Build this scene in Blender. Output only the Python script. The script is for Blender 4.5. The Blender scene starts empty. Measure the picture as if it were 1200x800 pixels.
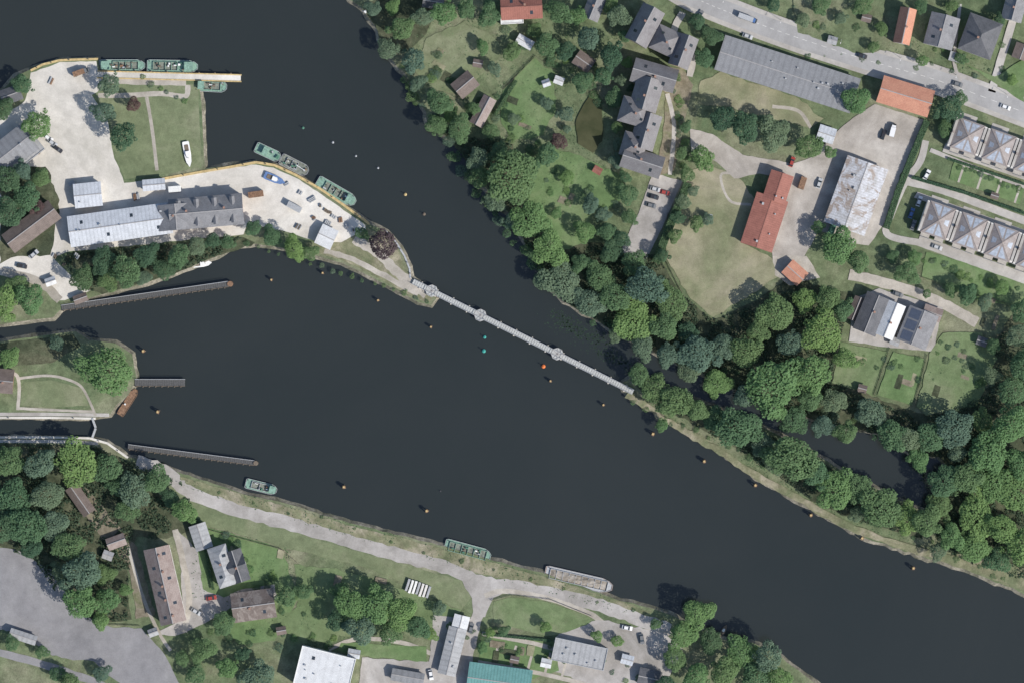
import bpy, math, random
from mathutils import Vector, Matrix, noise
random.seed(7)
S=0.35
LZ=1.2
sc=bpy.context.scene
col=sc.collection
def W(x,y,z=0): return Vector(((x-600)*S,(400-y)*S,z))
ORD=['leftmost']+[w+' from the left' for w in 'second third fourth fifth sixth seventh eighth ninth tenth eleventh twelfth thirteenth fourteenth fifteenth sixteenth seventeenth eighteenth nineteenth twentieth twenty-first twenty-second twenty-third twenty-fourth twenty-fifth twenty-sixth twenty-seventh twenty-eighth twenty-ninth thirtieth'.split()]
# ------------------------------------------------------------ materials
def nmat(name,rough=0.8,spec=0.2):
    m=bpy.data.materials.new(name); m.use_nodes=True
    nt=m.node_tree; b=nt.nodes['Principled BSDF']
    b.inputs['Roughness'].default_value=rough
    b.inputs['Specular IOR Level'].default_value=spec
    return m,nt,b
def N(nt,t,**k):
    n=nt.nodes.new(t)
    for a,v in k.items(): setattr(n,a,v)
    return n
def noise_n(nt,vec,scale,detail=6,rough=0.6,dist=0):
    n=N(nt,'ShaderNodeTexNoise'); n.inputs['Scale'].default_value=scale
    n.inputs['Detail'].default_value=detail; n.inputs['Roughness'].default_value=rough
    n.inputs['Distortion'].default_value=dist
    nt.links.new(vec,n.inputs['Vector']); return n.outputs['Fac']
def ramp(nt,fac,stops):
    r=N(nt,'ShaderNodeValToRGB'); e=r.color_ramp.elements
    e[0].position=stops[0][0]; e[0].color=(*stops[0][1],1)
    e[1].position=stops[-1][0]; e[1].color=(*stops[-1][1],1)
    for p,c in stops[1:-1]:
        q=e.new(p); q.color=(*c,1)
    nt.links.new(fac,r.inputs['Fac']); return r.outputs['Color']
def mix(nt,a,b,f,mode='MIX'):
    n=N(nt,'ShaderNodeMix',data_type='RGBA',blend_type=mode)
    if isinstance(f,(int,float)): n.inputs[0].default_value=f
    else: nt.links.new(f,n.inputs[0])
    for k,v in ((6,a),(7,b)):
        if isinstance(v,tuple): n.inputs[k].default_value=(*v,1)
        else: nt.links.new(v,n.inputs[k])
    return n.outputs[2]
def objco(nt): return N(nt,'ShaderNodeTexCoord').outputs['Object']
g3=lambda v:(v,v,v)
def ground_mat(name,c1,c2,c3,s1=0.03,s2=0.25,contrast=1.0,fine=2.2):
    m,nt,b=nmat(name,0.95,0.1); co=objco(nt)
    a=noise_n(nt,co,s1,7,0.65,0.6); c=noise_n(nt,co,s2,6,0.7); d=noise_n(nt,co,fine,3,0.7)
    base=ramp(nt,a,[(0.36,c1),(0.5,c2),(0.64,c3)])
    v=ramp(nt,c,[(0.3,g3(1-0.45*contrast)),(0.7,g3(1+0.35*contrast))])
    o=mix(nt,base,v,1.0,'MULTIPLY')
    v2=ramp(nt,d,[(0.3,g3(1-0.3*contrast)),(0.7,g3(1+0.25*contrast))])
    o=mix(nt,o,v2,1.0,'MULTIPLY')
    nt.links.new(o,b.inputs['Base Color']); return m
def flat_mat(name,c,var=0.25,scale=1.2,rough=0.7,spec=0.3,metal=0):
    m,nt,b=nmat(name,rough,spec); co=objco(nt)
    f=noise_n(nt,co,scale,5,0.65)
    v=ramp(nt,f,[(0.3,tuple(x*(1-var) for x in c)),(0.7,tuple(min(1,x*(1+var)) for x in c))])
    nt.links.new(v,b.inputs['Base Color']); b.inputs['Metallic'].default_value=metal
    return m
def roof_mat(name,c,c2,band=0.6,bstr=0.25,axis='X',rough=0.7,blot=0.5,stain=None):
    m,nt,b=nmat(name,rough,0.3); co=objco(nt)
    info=N(nt,'ShaderNodeObjectInfo')
    add=N(nt,'ShaderNodeVectorMath',operation='ADD'); nt.links.new(co,add.inputs[0])
    mul=N(nt,'ShaderNodeVectorMath',operation='SCALE'); mul.inputs[0].default_value=(90,70,30)
    nt.links.new(info.outputs['Random'],mul.inputs['Scale']); nt.links.new(mul.outputs[0],add.inputs[1])
    a=noise_n(nt,add.outputs[0],0.35,7,0.7,0.4)
    f=noise_n(nt,add.outputs[0],2.5,4,0.7)
    base=ramp(nt,a,[(0.5-0.3*blot-0.05,c),(0.5+0.1,c2)])
    if stain:
        s=noise_n(nt,add.outputs[0],0.16,5,0.75,1.0)
        sf=ramp(nt,s,[(0.5,g3(0)),(0.58,g3(1))])
        base=mix(nt,base,stain,sf)
    v=ramp(nt,f,[(0.3,g3(0.78)),(0.7,g3(1.16))])
    o=mix(nt,base,v,1.0,'MULTIPLY')
    w=N(nt,'ShaderNodeTexWave',wave_type='BANDS',bands_direction=axis); w.inputs['Scale'].default_value=band
    w.inputs['Distortion'].default_value=0.3
    nt.links.new(co,w.inputs['Vector'])
    wv=ramp(nt,w.outputs['Fac'],[(0.0,g3(1-bstr)),(0.5,g3(1.0))])
    o=mix(nt,o,wv,1.0,'MULTIPLY')
    nt.links.new(o,b.inputs['Base Color']); return m
def leaf_mat(name,c1,c2,c3):
    m,nt,b=nmat(name,0.7,0.15)
    c1,c2,c3=[(c[0]*.93,c[1]*1.08,c[2]*1.17) for c in (c1,c2,c3)]
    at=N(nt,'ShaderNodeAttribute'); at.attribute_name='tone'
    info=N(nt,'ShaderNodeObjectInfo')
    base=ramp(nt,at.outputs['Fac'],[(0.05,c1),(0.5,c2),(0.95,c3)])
    r=ramp(nt,info.outputs['Random'],[(0,(0.8,0.88,0.97)),(0.5,(1,1,1)),(1,(1.2,1.1,0.97))])
    o=mix(nt,base,r,1.0,'MULTIPLY')
    nt.links.new(o,b.inputs['Base Color'])
    tr=N(nt,'ShaderNodeBsdfTranslucent'); nt.links.new(o,tr.inputs['Color'])
    ms=N(nt,'ShaderNodeMixShader'); ms.inputs[0].default_value=0.38
    out=nt.nodes['Material Output']
    nt.links.new(b.outputs[0],ms.inputs[1]); nt.links.new(tr.outputs[0],ms.inputs[2]); nt.links.new(ms.outputs[0],out.inputs['Surface'])
    return m
LEAF={
 'd':leaf_mat('foliage_dark',(0.065,0.1,0.055),(0.095,0.145,0.075),(0.13,0.19,0.092)),
 'm':leaf_mat('foliage_mid',(0.09,0.13,0.063),(0.13,0.188,0.085),(0.175,0.245,0.108)),
 'l':leaf_mat('foliage_light',(0.118,0.17,0.066),(0.17,0.245,0.09),(0.22,0.305,0.118)),
 'o':leaf_mat('foliage_olive',(0.105,0.138,0.085),(0.15,0.192,0.118),(0.2,0.245,0.155)),
 'p':leaf_mat('foliage_purple',(0.075,0.046,0.046),(0.13,0.08,0.075),(0.19,0.12,0.105)),
 'u':leaf_mat('foliage_undergrowth_shaded',(0.045,0.062,0.037),(0.07,0.096,0.055),(0.1,0.13,0.075)),  # undergrowth green, darkened to put deep shade into gaps between crowns
}
M={}
M['land']=ground_mat('meadow_ground',(0.098,0.135,0.072),(0.142,0.172,0.096),(0.2,0.205,0.135),0.03,0.25,0.8)
M['bark']=flat_mat('bark',(0.09,0.07,0.05))
M['lawn']=ground_mat('lawn_grass',(0.12,0.168,0.08),(0.148,0.196,0.098),(0.185,0.215,0.124),0.05,0.3,0.5)
M['lawn2']=ground_mat('green_lawn_grass',(0.107,0.168,0.072),(0.133,0.197,0.088),(0.163,0.212,0.108),0.06,0.3,0.5)
M['olive']=ground_mat('olive_lawn_grass',(0.138,0.167,0.093),(0.166,0.193,0.11),(0.208,0.222,0.14),0.05,0.3,0.5)
M['dry']=ground_mat('dry_meadow',(0.175,0.19,0.11),(0.24,0.235,0.152),(0.31,0.285,0.205),0.035,0.2,0.5)
M['verge']=ground_mat('worn_verge',(0.14,0.16,0.09),(0.2,0.198,0.124),(0.32,0.288,0.218),0.09,0.3,0.7)
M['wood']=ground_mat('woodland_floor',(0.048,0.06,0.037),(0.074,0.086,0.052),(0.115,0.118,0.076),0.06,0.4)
M['bank']=ground_mat('bank_stone',(0.12,0.12,0.085),(0.2,0.185,0.145),(0.3,0.275,0.22),0.15,0.9)
M['conc']=ground_mat('yard_concrete',(0.46,0.435,0.385),(0.55,0.52,0.47),(0.63,0.605,0.555),0.03,0.22,0.3)
M['conc2']=ground_mat('worn_concrete',(0.29,0.265,0.235),(0.38,0.35,0.315),(0.46,0.43,0.39),0.04,0.25,0.35)
M['grav']=ground_mat('gravel',(0.26,0.245,0.225),(0.34,0.32,0.3),(0.41,0.39,0.37),0.06,0.4,0.3)
M['asph']=ground_mat('worn_asphalt',(0.2,0.197,0.203),(0.24,0.235,0.24),(0.285,0.28,0.28),0.04,0.2,0.35)
M['road']=ground_mat('road_asphalt',(0.28,0.275,0.272),(0.33,0.325,0.32),(0.37,0.365,0.36),0.04,0.3,0.2)
M['side']=ground_mat('pavement_slabs',(0.33,0.31,0.285),(0.39,0.37,0.345),(0.45,0.43,0.4),0.06,0.5,0.25)
M['path']=ground_mat('sandy_path',(0.3,0.275,0.235),(0.38,0.35,0.305),(0.46,0.425,0.375),0.07,0.4,0.35)
M['soil']=ground_mat('garden_soil',(0.16,0.14,0.1),(0.21,0.185,0.14),(0.15,0.16,0.09),0.1,0.6,0.6)
M['pond']=ground_mat('pond_water',(0.045,0.052,0.026),(0.06,0.064,0.034),(0.075,0.078,0.042),0.1,0.5,0.2)
M['white']=flat_mat('white_paint',(0.7,0.7,0.68),0.1)
M['paintline']=flat_mat('road_paint',(0.6,0.59,0.56),0.2)
M['dark']=flat_mat('dark_metal',(0.05,0.05,0.055))
M['black']=flat_mat('rubber',(0.02,0.02,0.02))
M['glass']=flat_mat('window_glass',(0.03,0.04,0.05),0.1,1,0.08,0.6)
M['solar']=flat_mat('solar_cells',(0.085,0.1,0.135),0.15,1,0.3,0.5)
M['frame']=flat_mat('window_frame',(0.6,0.6,0.58),0.05)
M['metal']=flat_mat('galvanised',(0.36,0.37,0.38),0.2,2,0.5)
M['deck']=flat_mat('jetty_planks',(0.085,0.085,0.085),0.4,2)
M['bridge']=flat_mat('bridge_deck',(0.4,0.41,0.4),0.25,1.5)
M['yellow']=flat_mat('quay_yellow',(0.46,0.35,0.17),0.3,0.8)
M['rust']=flat_mat('rusty_steel',(0.2,0.12,0.075),0.5,1.5)
M['timber']=flat_mat('old_timber',(0.15,0.12,0.09),0.4,2)
M['green']=flat_mat('green_hull_paint',(0.07,0.17,0.12),0.35,1)
M['green2']=flat_mat('pale_green_deck',(0.18,0.29,0.23),0.4,1.2)
M['ggrey']=flat_mat('green_grey_deck',(0.17,0.185,0.155),0.5,0.9)
M['teal']=flat_mat('teal_paint',(0.05,0.3,0.26),0.2)
M['orange']=flat_mat('orange_paint',(0.7,0.18,0.05),0.15)
M['red']=flat_mat('red_paint',(0.3,0.09,0.07),0.15)
M['blue']=flat_mat('blue_paint',(0.1,0.17,0.33),0.25)
M['sand']=ground_mat('sand_cargo',(0.2,0.17,0.135),(0.28,0.25,0.21),(0.36,0.33,0.29),0.3,1.2,0.6)
M['cream']=flat_mat('cream_render',(0.6,0.54,0.4),0.12)
M['brick']=flat_mat('brick_wall',(0.28,0.17,0.13),0.25)
M['render']=flat_mat('white_render',(0.62,0.6,0.57),0.12)
M['gwall']=flat_mat('grey_wall',(0.3,0.29,0.285),0.15)
M['wwall']=flat_mat('timber_wall',(0.16,0.12,0.09),0.25)
M['panel']=flat_mat('pale_blue_panel',(0.33,0.365,0.42),0.3,0.8,0.4)
M['clay']=flat_mat('brown_clay_edge',(0.26,0.22,0.2),0.25,1)
M['ridge_red']=flat_mat('red_ridge_tiles',(0.25,0.11,0.085),0.3,1)
R={}
R['grey']=roof_mat('grey_tile_roof',(0.145,0.147,0.156),(0.215,0.216,0.226),0.5,0.08,'Y')
R['flats']=roof_mat('purple_grey_tile_roof',(0.155,0.147,0.153),(0.21,0.203,0.208),0.5,0.06,'Y')
R['bgrey']=roof_mat('pinkish_grey_tile_roof',(0.22,0.19,0.178),(0.3,0.27,0.26),0.5,0.06,'Y')
R['dgrey']=roof_mat('slate_roof',(0.075,0.079,0.088),(0.12,0.122,0.132),0.5,0.12,'Y')
R['felt']=roof_mat('grey_felt_roof',(0.185,0.19,0.2),(0.23,0.235,0.245),0.12,0.13,'X')
R['corr']=roof_mat('corrugated_roof',(0.34,0.33,0.32),(0.52,0.53,0.56),0.3,0.15,'X',0.5,0.3,(0.3,0.25,0.215))
R['metal']=roof_mat('pale_metal_roof',(0.41,0.43,0.46),(0.52,0.545,0.58),0.2,0.14,'X',0.5)
R['red']=roof_mat('red_tile_roof',(0.22,0.09,0.07),(0.31,0.13,0.1),0.35,0.14,'X',0.7,0.7)
R['orange']=roof_mat('orange_tile_roof',(0.42,0.19,0.13),(0.5,0.25,0.17),0.5,0.1,'Y')
R['brown']=roof_mat('brown_tile_roof',(0.12,0.095,0.085),(0.18,0.145,0.128),0.5,0.12,'Y')
R['wbrown']=roof_mat('weathered_brown_roof',(0.1,0.08,0.072),(0.17,0.14,0.125),0.5,0.12,'Y',0.7,0.5,(0.23,0.2,0.18))
R['pink']=roof_mat('weathered_clay_roof',(0.2,0.15,0.135),(0.29,0.24,0.22),0.5,0.12,'Y')
R['white']=roof_mat('white_flat_roof',(0.5,0.505,0.51),(0.6,0.61,0.615),0.1,0.06,'X')
R['teal']=roof_mat('teal_metal_roof',(0.1,0.235,0.225),(0.14,0.3,0.285),0.25,0.2,'X')
R['lgrey']=roof_mat('light_grey_roof',(0.28,0.285,0.29),(0.36,0.365,0.37),0.15,0.15,'X')
# ------------------------------------------------------------ mesh tools
class MB:
    def __init__(s): s.v=[]; s.f=[]
    def add(s,v,f):
        n=len(s.v); s.v+= [tuple(p) for p in v]; s.f+=[tuple(i+n for i in q) for q in f]; return s
    def box(s,x0,x1,y0,y1,z0,z1):
        return s.add([(x0,y0,z0),(x1,y0,z0),(x1,y1,z0),(x0,y1,z0),(x0,y0,z1),(x1,y0,z1),(x1,y1,z1),(x0,y1,z1)],
          [(3,2,1,0),(4,5,6,7),(0,1,5,4),(1,2,6,5),(2,3,7,6),(3,0,4,7)])
    def cbox(s,cx,cy,cz,a,b,c): return s.box(cx-a/2,cx+a/2,cy-b/2,cy+b/2,cz-c/2,cz+c/2)
    def prism(s,pts,z0,z1,k0=1,k1=1):
        n=len(pts)
        v=[(x*k0,y*k0,z0) for x,y in pts]+[(x*k1,y*k1,z1) for x,y in pts]
        f=[tuple(range(n))[::-1],tuple(range(n,2*n))]+[(i,(i+1)%n,n+(i+1)%n,n+i) for i in range(n)]
        return s.add(v,f)
    def cyl(s,x,y,z0,z1,r0,r1=None,n=8,top=None):
        r1=r0 if r1 is None else r1; tx,ty=top or (x,y)
        v=[(x+r0*math.cos(6.2832*i/n),y+r0*math.sin(6.2832*i/n),z0) for i in range(n)]+[(tx+r1*math.cos(6.2832*i/n),ty+r1*math.sin(6.2832*i/n),z1) for i in range(n)]
        return s.add(v,[tuple(range(n))[::-1],tuple(range(n,2*n))]+[(i,(i+1)%n,n+(i+1)%n,n+i) for i in range(n)])
    def bar(s,a,b,w,h):
        a=Vector(a); b=Vector(b); d=(b-a).normalized()
        u=d.cross(Vector((0,0,1)))
        if u.length<1e-4: u=Vector((1,0,0))
        u.normalize(); q=u.cross(d)
        v=[]
        for p in (a,b):
            for i,j in ((-1,-1),(1,-1),(1,1),(-1,1)): v.append(p+u*(i*w/2)+q*(j*h/2))
        return s.add(v,[(0,1,2,3),(7,6,5,4),(0,4,5,1),(1,5,6,2),(2,6,7,3),(3,7,4,0)])
    def mesh(s,name,mat):
        me=bpy.data.meshes.new(name); me.from_pydata(s.v,[],s.f); me.materials.append(mat); me.update(); return me
    def build(s,name,mat,parent=None,loc=None):
        o=bpy.data.objects.new(name,s.mesh(name,mat)); col.objects.link(o)
        if parent: o.parent=parent
        if loc is not None: o.location=loc
        return o
def inst(name,me,parent=None,loc=(0,0,0),rz=0,scale=(1,1,1)):
    o=bpy.data.objects.new(name,me); col.objects.link(o); o.parent=parent
    o.location=loc; o.rotation_euler=(0,0,rz); o.scale=scale; return o
def tag(o,label,cat,group=None,kind=None):
    if label: o['label']=label
    if cat: o['category']=cat
    if group: o['group']=group
    if kind: o['kind']=kind
    return o
def thing(name,label,cat,loc=(0,0,0),rz=0,group=None):
    o=bpy.data.objects.new(name,None); col.objects.link(o); o.location=loc; o.rotation_euler=(0,0,rz)
    return tag(o,label,cat,group)
def dup(root,loc,rz,label,group=None):
    def cp(o,par):
        c=o.copy(); col.objects.link(c); c.parent=par
        for ch in o.children: cp(ch,c)
        return c
    kids=list(root.children)
    r=root.copy(); col.objects.link(r); r.location=loc; r.rotation_euler=(0,0,rz); r['label']=label
    if group: r['group']=group
    for k in kids: cp(k,r)
    return r
def recolor(root,part,mat):
    for c in root.children:
        if c.name.split('.')[0]==part:
            c.material_slots[0].link='OBJECT'; c.material_slots[0].material=mat
def catmull(p,n=8):
    out=[]; P=[p[0]]+list(p)+[p[-1]]
    for i in range(1,len(P)-2):
        a,b,c,d=P[i-1],P[i],P[i+1],P[i+2]
        for k in range(n):
            t=k/n
            out.append(tuple(0.5*((2*b[j])+(-a[j]+c[j])*t+(2*a[j]-5*b[j]+4*c[j]-d[j])*t*t+(-a[j]+3*b[j]-3*c[j]+d[j])*t**3) for j in (0,1)))
    out.append(tuple(p[-1])); return out
def rough(p,amp=1.2,step=6):
    out=[]; n=len(p)
    for i in range(n):
        a=p[i]; b=p[(i+1)%n]; L=math.dist(a,b)
        k=1 if (L>400) else max(1,int(L/step))
        for j in range(k):
            t=j/k; x=a[0]+(b[0]-a[0])*t; y=a[1]+(b[1]-a[1])*t
            x+=amp*noise.noise(Vector((x*0.11,y*0.11,3)))*1.6+amp*0.5*noise.noise(Vector((x*0.4,y*0.4,8)))
            y+=amp*noise.noise(Vector((x*0.11,y*0.11,13)))*1.6+amp*0.5*noise.noise(Vector((x*0.4,y*0.4,18)))
            out.append((x,y))
    return out
def area2(p): return sum(p[i][0]*p[(i+1)%len(p)][1]-p[(i+1)%len(p)][0]*p[i][1] for i in range(len(p)))
ZC=[LZ]
def ground(name,pts,mat,amp=1.0,step=6,skirt=False,z=None):
    q=rough(pts,amp,step) if amp else pts
    if z is None: ZC[0]+=0.004; z=ZC[0]
    w=[W(x,y,z) for x,y in q]
    if area2(w)<0: w=w[::-1]
    m=MB(); n=len(w); m.add(w,[tuple(range(n))])
    o=m.build(name,mat); o['kind']='structure'
    if skirt:
        lo=[]
        for i in range(n):
            a=w[i-1]; b=w[(i+1)%n]; d=Vector((b.x-a.x,b.y-a.y,0)).normalized(); nn=Vector((d.y,-d.x,0))
            e=1.2+0.9*noise.noise(Vector((w[i].x*0.15,w[i].y*0.15,0)))
            lo.append(w[i]+nn*(e+0.8)+Vector((0,0,-z-0.6)))
        s=MB(); s.add(w+lo,[(i,n+i,n+(i+1)%n,(i+1)%n) for i in range(n)])
        b=s.build('bank',M['bank']); b['kind']='structure'
    return o
def strip(name,pts,width,mat,amp=0.5,dz=None,smooth=True,closed=False):
    p=catmull(pts) if smooth and len(pts)>2 else pts
    l=[];r=[]
    for i,c in enumerate(p):
        a=p[max(0,i-1)]; b=p[min(len(p)-1,i+1)]; d=Vector((b[0]-a[0],b[1]-a[1])).normalized()
        w1=width/2*(1+0.45*amp*noise.noise(Vector((c[0]*.13,c[1]*.13,5)))); w2=width/2*(1+0.45*amp*noise.noise(Vector((c[0]*.13,c[1]*.13,25))))
        l.append((c[0]-d.y*w1,c[1]+d.x*w1)); r.append((c[0]+d.y*w2,c[1]-d.x*w2))
    ZC[0]+=0.004; z=ZC[0] if dz is None else LZ+dz
    n=len(p); v=[W(x,y,z) for x,y in l]+[W(x,y,z) for x,y in r]
    m=MB(); m.add(v,[(i,i+1,n+i+1,n+i) for i in range(n-1)])
    if dz:
        m.add([W(x,y,z) for x,y in l]+[W(x,y,z-.14) for x,y in l],[(i,i+1,n+i+1,n+i) for i in range(n-1)])
        m.add([W(x,y,z) for x,y in r]+[W(x,y,z-.14) for x,y in r],[(i,i+1,n+i+1,n+i) for i in range(n-1)])
    o=m.build(name,mat); o['kind']='structure'; return o
def inpoly(x,y,p):
    c=False; j=len(p)-1
    for i in range(len(p)):
        if (p[i][1]>y)!=(p[j][1]>y) and x<(p[j][0]-p[i][0])*(y-p[i][1])/(p[j][1]-p[i][1])+p[i][0]: c=not c
        j=i
    return c
# ------------------------------------------------------------ water + land
m,nt,b=nmat('river_water',0.15,0.5)
co=objco(nt)
f=noise_n(nt,co,0.008,5,0.6,0.5)
f2=noise_n(nt,co,0.5,4,0.6)
c=ramp(nt,f,[(0.3,(0.0195,0.0245,0.0235)),(0.7,(0.0255,0.030,0.0285))])
nt.links.new(c,b.inputs['Base Color'])
bp=N(nt,'ShaderNodeBump'); bp.inputs['Strength'].default_value=0.12; bp.inputs['Distance'].default_value=0.3
nt.links.new(f2,bp.inputs['Height']); nt.links.new(bp.outputs[0],b.inputs['Normal'])
mb=MB(); mb.add([(-6000,-6000,0),(6000,-6000,0),(6000,6000,0),(-6000,6000,0)],[(0,1,2,3)])
mb.build('water',m)['kind']='structure'
A=[(-2000,112),(0,108),(18,90),(40,80),(70,71),(115,70),(118,84),(150,86),(232,93),(236,120),(240,198),(300,191),(320,194),(345,205),(375,222),(400,240),(432,262),(452,272),(468,290),(480,312),(482,325),(495,338),(512,350),(505,358),(490,354),(460,338),(430,322),(400,308),(372,300),(340,292),(300,286),(275,288),(255,300),(225,312),(200,322),(160,335),(120,345),(85,355),(72,362),(62,372),(30,376),(0,380),(-2000,384)]
B=[(-2000,402),(0,400),(58,392),(88,388),(104,398),(135,402),(155,415),(160,445),(150,462),(135,475),(128,486),(110,489),(0,488),(-2000,488)]
C=[(-2000,514),(0,513),(105,514),(125,518),(150,535),(200,550),(250,566),(290,580),(330,588),(370,600),(410,612),(470,627),(520,640),(580,657),(640,672),(690,690),(725,703),(765,712),(790,722),(815,735),(850,750),(880,752),(910,765),(935,785),(960,803),(1100,880),(2500,1600),(-2000,1600)]
D=[(405,-1500),(405,-5),(425,12),(440,30),(448,60),(468,80),(488,105),(503,145),(530,165),(552,180),(556,210),(580,235),(600,255),(612,280),(635,305),(640,335),(662,352),(690,370),(730,392),(760,407),(800,427),(840,446),(880,462),(910,477),(960,492),(1000,502),(1045,510),(1065,530),(1100,533),(1118,560),(1110,588),(1096,602),(1070,594),(1035,576),(1000,559),(950,529),(900,503),(850,481),(800,463),(760,449),(738,442),(728,449),(735,462),(770,482),(800,500),(840,525),(880,553),(920,578),(960,600),(1010,628),(1060,645),(1110,660),(1160,678),(1200,695),(2500,1250),(3000,-1500)]
for p,a in ((A,0.4),(B,0.4),(C,1.0),(D,1.6)): ground('ground',p,M['land'],a,7,True,LZ)
# --- yard (A)
ground('yard',[(-30,160),(30,118),(36,86),(70,73),(113,72),(116,88),(128,98),(108,112),(126,140),(132,180),(146,214),(190,210),(240,202),(300,193),(320,197),(345,208),(372,225),(398,243),(428,264),(430,285),(400,290),(370,283),(330,270),(290,262),(285,275),(80,295),(62,302),(90,330),(108,340),(75,352),(62,350),(45,325),(0,318),(-30,316)],M['conc'],0.8)
ground('lawn',[(120,97),(232,99),(236,196),(190,205),(146,210),(135,180),(128,140),(112,112)],M['olive'],0.8)
strip('path',[(118,94),(160,96),(218,97)],7,M['path'])
strip('path',[(115,112),(150,112),(190,110),(217,113),(220,100)],6,M['path'])
strip('path',[(172,114),(178,150),(184,200)],4,M['path'])
ground('ground',[(355,284),(400,284),(430,268),(452,276),(468,296),(477,318),(494,340),(508,350),(502,355),(486,350),(458,334),(428,318),(398,304),(368,296)],M['verge'],0.8)
strip('path',[(415,280),(445,298),(462,316),(482,332),(500,345)],11,M['path'],1)
strip('path',[(380,294),(410,303),(445,320),(490,345)],6,M['path'],1)
ground('ground',[(0,200),(55,195),(70,235),(60,300),(20,300),(0,310)],M['wood'],2)
ground('ground',[(80,297),(285,278),(300,285),(255,300),(200,322),(120,345),(95,338),(100,325),(75,305)],M['wood'],2)
strip('path',[(0,318),(45,330),(70,352)],10,M['path'])
# --- island (B)
ground('lawn',[(28,447),(60,445),(98,455),(104,475),(60,477),(24,474)],M['olive'],0.6)
strip('path',[(-10,438),(20,440),(21,480)],4,M['path'])
strip('path',[(21,478),(60,480),(110,482)],3,M['path'])
strip('pavement',[(-60,485),(60,485),(128,486)],4,M['side'],0,None,False)
strip('path',[(22,443),(60,440),(92,450),(105,470),(112,487)],3,M['path'])
ground('ground',[(0,402),(58,395),(86,391),(95,405),(60,425),(0,430)],M['wood'],1)
strip('pavement',[(-60,516.5),(60,516.5),(115,519)],4,M['side'],0,None,False)
# --- south bank (C)
ground('woodland',[(-30,518),(110,522),(150,540),(210,560),(225,590),(225,620),(190,632),(160,628),(150,660),(150,700),(155,726),(110,730),(70,700),(40,655),(0,640),(-30,640)],M['wood'],2)
ground('ground',[(150,545),(205,560),(230,590),(310,612),(400,640),(490,665),(540,680),(552,700),(540,715),(490,690),(430,665),(330,640),(230,612),(200,590)],M['olive'],1)
ground('ground',[(205,556),(300,583),(410,615),(520,643),(640,676),(765,716),(745,722),(640,690),(520,662),(400,632),(300,600),(215,570)],M['verge'],1.2)
ground('car_park',[(-40,640),(15,642),(60,668),(92,715),(120,733),(165,736),(195,768),(215,810),(150,810),(110,775),(60,768),(20,740),(-40,735)],M['asph'],2.2)
strip('road',[(-30,757),(40,775),(110,798),(140,815)],9,M['asph'],0.6)
strip('road',[(160,540),(195,553),(215,572),(270,595),(335,612),(400,631),(460,648),(520,664),(568,682),(620,690),(690,705),(740,722),(785,738)],15,M['grav'],0.9)
ground('ground',[(538,672),(580,682),(600,690),(578,700),(568,722),(555,722),(553,700),(545,688)],M['grav'],0.8)
strip('road',[(563,690),(561,715),(553,745),(545,790),(540,830)],13,M['grav'],0.6)
strip('road',[(568,698),(590,692),(640,700),(690,718),(720,735),(790,742)],6,M['path'],0.6)
ground('lawn',[(578,704),(600,699),(640,704),(690,722),(695,738),(640,745),(578,728)],M['lawn'],0.8)
ground('ground',[(700,725),(780,742),(800,760),(780,800),(700,810),(640,780),(650,745)],M['grav'],1.5)
ground('ground',[(565,745),(650,750),(655,785),(625,795),(560,775)],M['lawn2'],1)
for i in range(5): strip('path',[(585+i*20,752+i*4),(578+i*20,778+i*4)],3,M['path'])
strip('path',[(565,742),(620,752),(650,760)],5,M['path'])
strip('path',[(560,775),(640,790),(700,805)],5,M['path'])
ground('lawn',[(345,660),(400,668),(470,688),(540,715),(525,735),(400,745),(350,720)],M['lawn'],2)
ground('lawn',[(225,612),(330,642),(350,700),(320,750),(280,755),(225,700),(228,660)],M['lawn2'],2)
ground('lawn',[(310,725),(350,712),(400,725),(395,750),(340,755)],M['lawn'],2)
ground('ground',[(208,620),(232,645),(238,690),(262,700),(282,690),(322,685),(326,700),(270,712),(240,730),(205,745),(180,742),(216,724)],M['grav'],1.2)
strip('path',[(205,620),(215,660),(222,700),(216,740)],7,M['path'])
ground('soil',[(85,570),(100,570),(160,640),(182,720),(160,725),(150,660),(110,620)],M['soil'],2)
strip('path',[(150,640),(168,700),(186,740),(200,762)],4,M['path'])
strip('path',[(385,760),(420,748),(470,752),(505,765)],5,M['path'])
ground('ground',[(425,770),(510,775),(500,805),(420,805)],M['grav'],1.5)
ground('ground',[(508,720),(552,725),(545,790),(540,810),(500,810)],M['grav'],1)
ground('lawn',[(400,752),(500,757),(500,775),(425,768),(395,762)],M['lawn2'],1.5)
# --- north/east (D)
ground('woodland',[(470,-10),(520,-10),(500,40),(480,60),(450,60),(440,30),(425,10),(440,0)],M['wood'],1)
ground('lawn',[(500,45),(545,25),(580,45),(590,62),(560,92),(535,110),(505,105),(485,80)],M['olive'],2)
ground('lawn',[(588,108),(625,68),(650,85),(652,130),(635,160),(600,165),(585,140)],M['lawn2'],2)
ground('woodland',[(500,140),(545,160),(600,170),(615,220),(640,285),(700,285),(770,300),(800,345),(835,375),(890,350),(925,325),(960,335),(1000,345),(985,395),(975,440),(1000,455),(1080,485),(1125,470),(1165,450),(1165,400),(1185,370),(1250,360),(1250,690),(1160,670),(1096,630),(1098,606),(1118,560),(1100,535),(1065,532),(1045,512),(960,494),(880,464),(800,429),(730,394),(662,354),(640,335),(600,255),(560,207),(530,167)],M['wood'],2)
ground('lawn',[(608,215),(640,172),(680,182),(725,205),(738,225),(715,245),(695,250),(685,285),(655,295),(640,275),(616,240)],M['lawn2'],2)
ground('woodland',[(740,446),(800,468),(850,486),(900,509),(950,535),(1035,582),(1085,603),(1080,630),(1010,612),(950,585),(880,535),(840,512),(770,474)],M['wood'],2)
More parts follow.
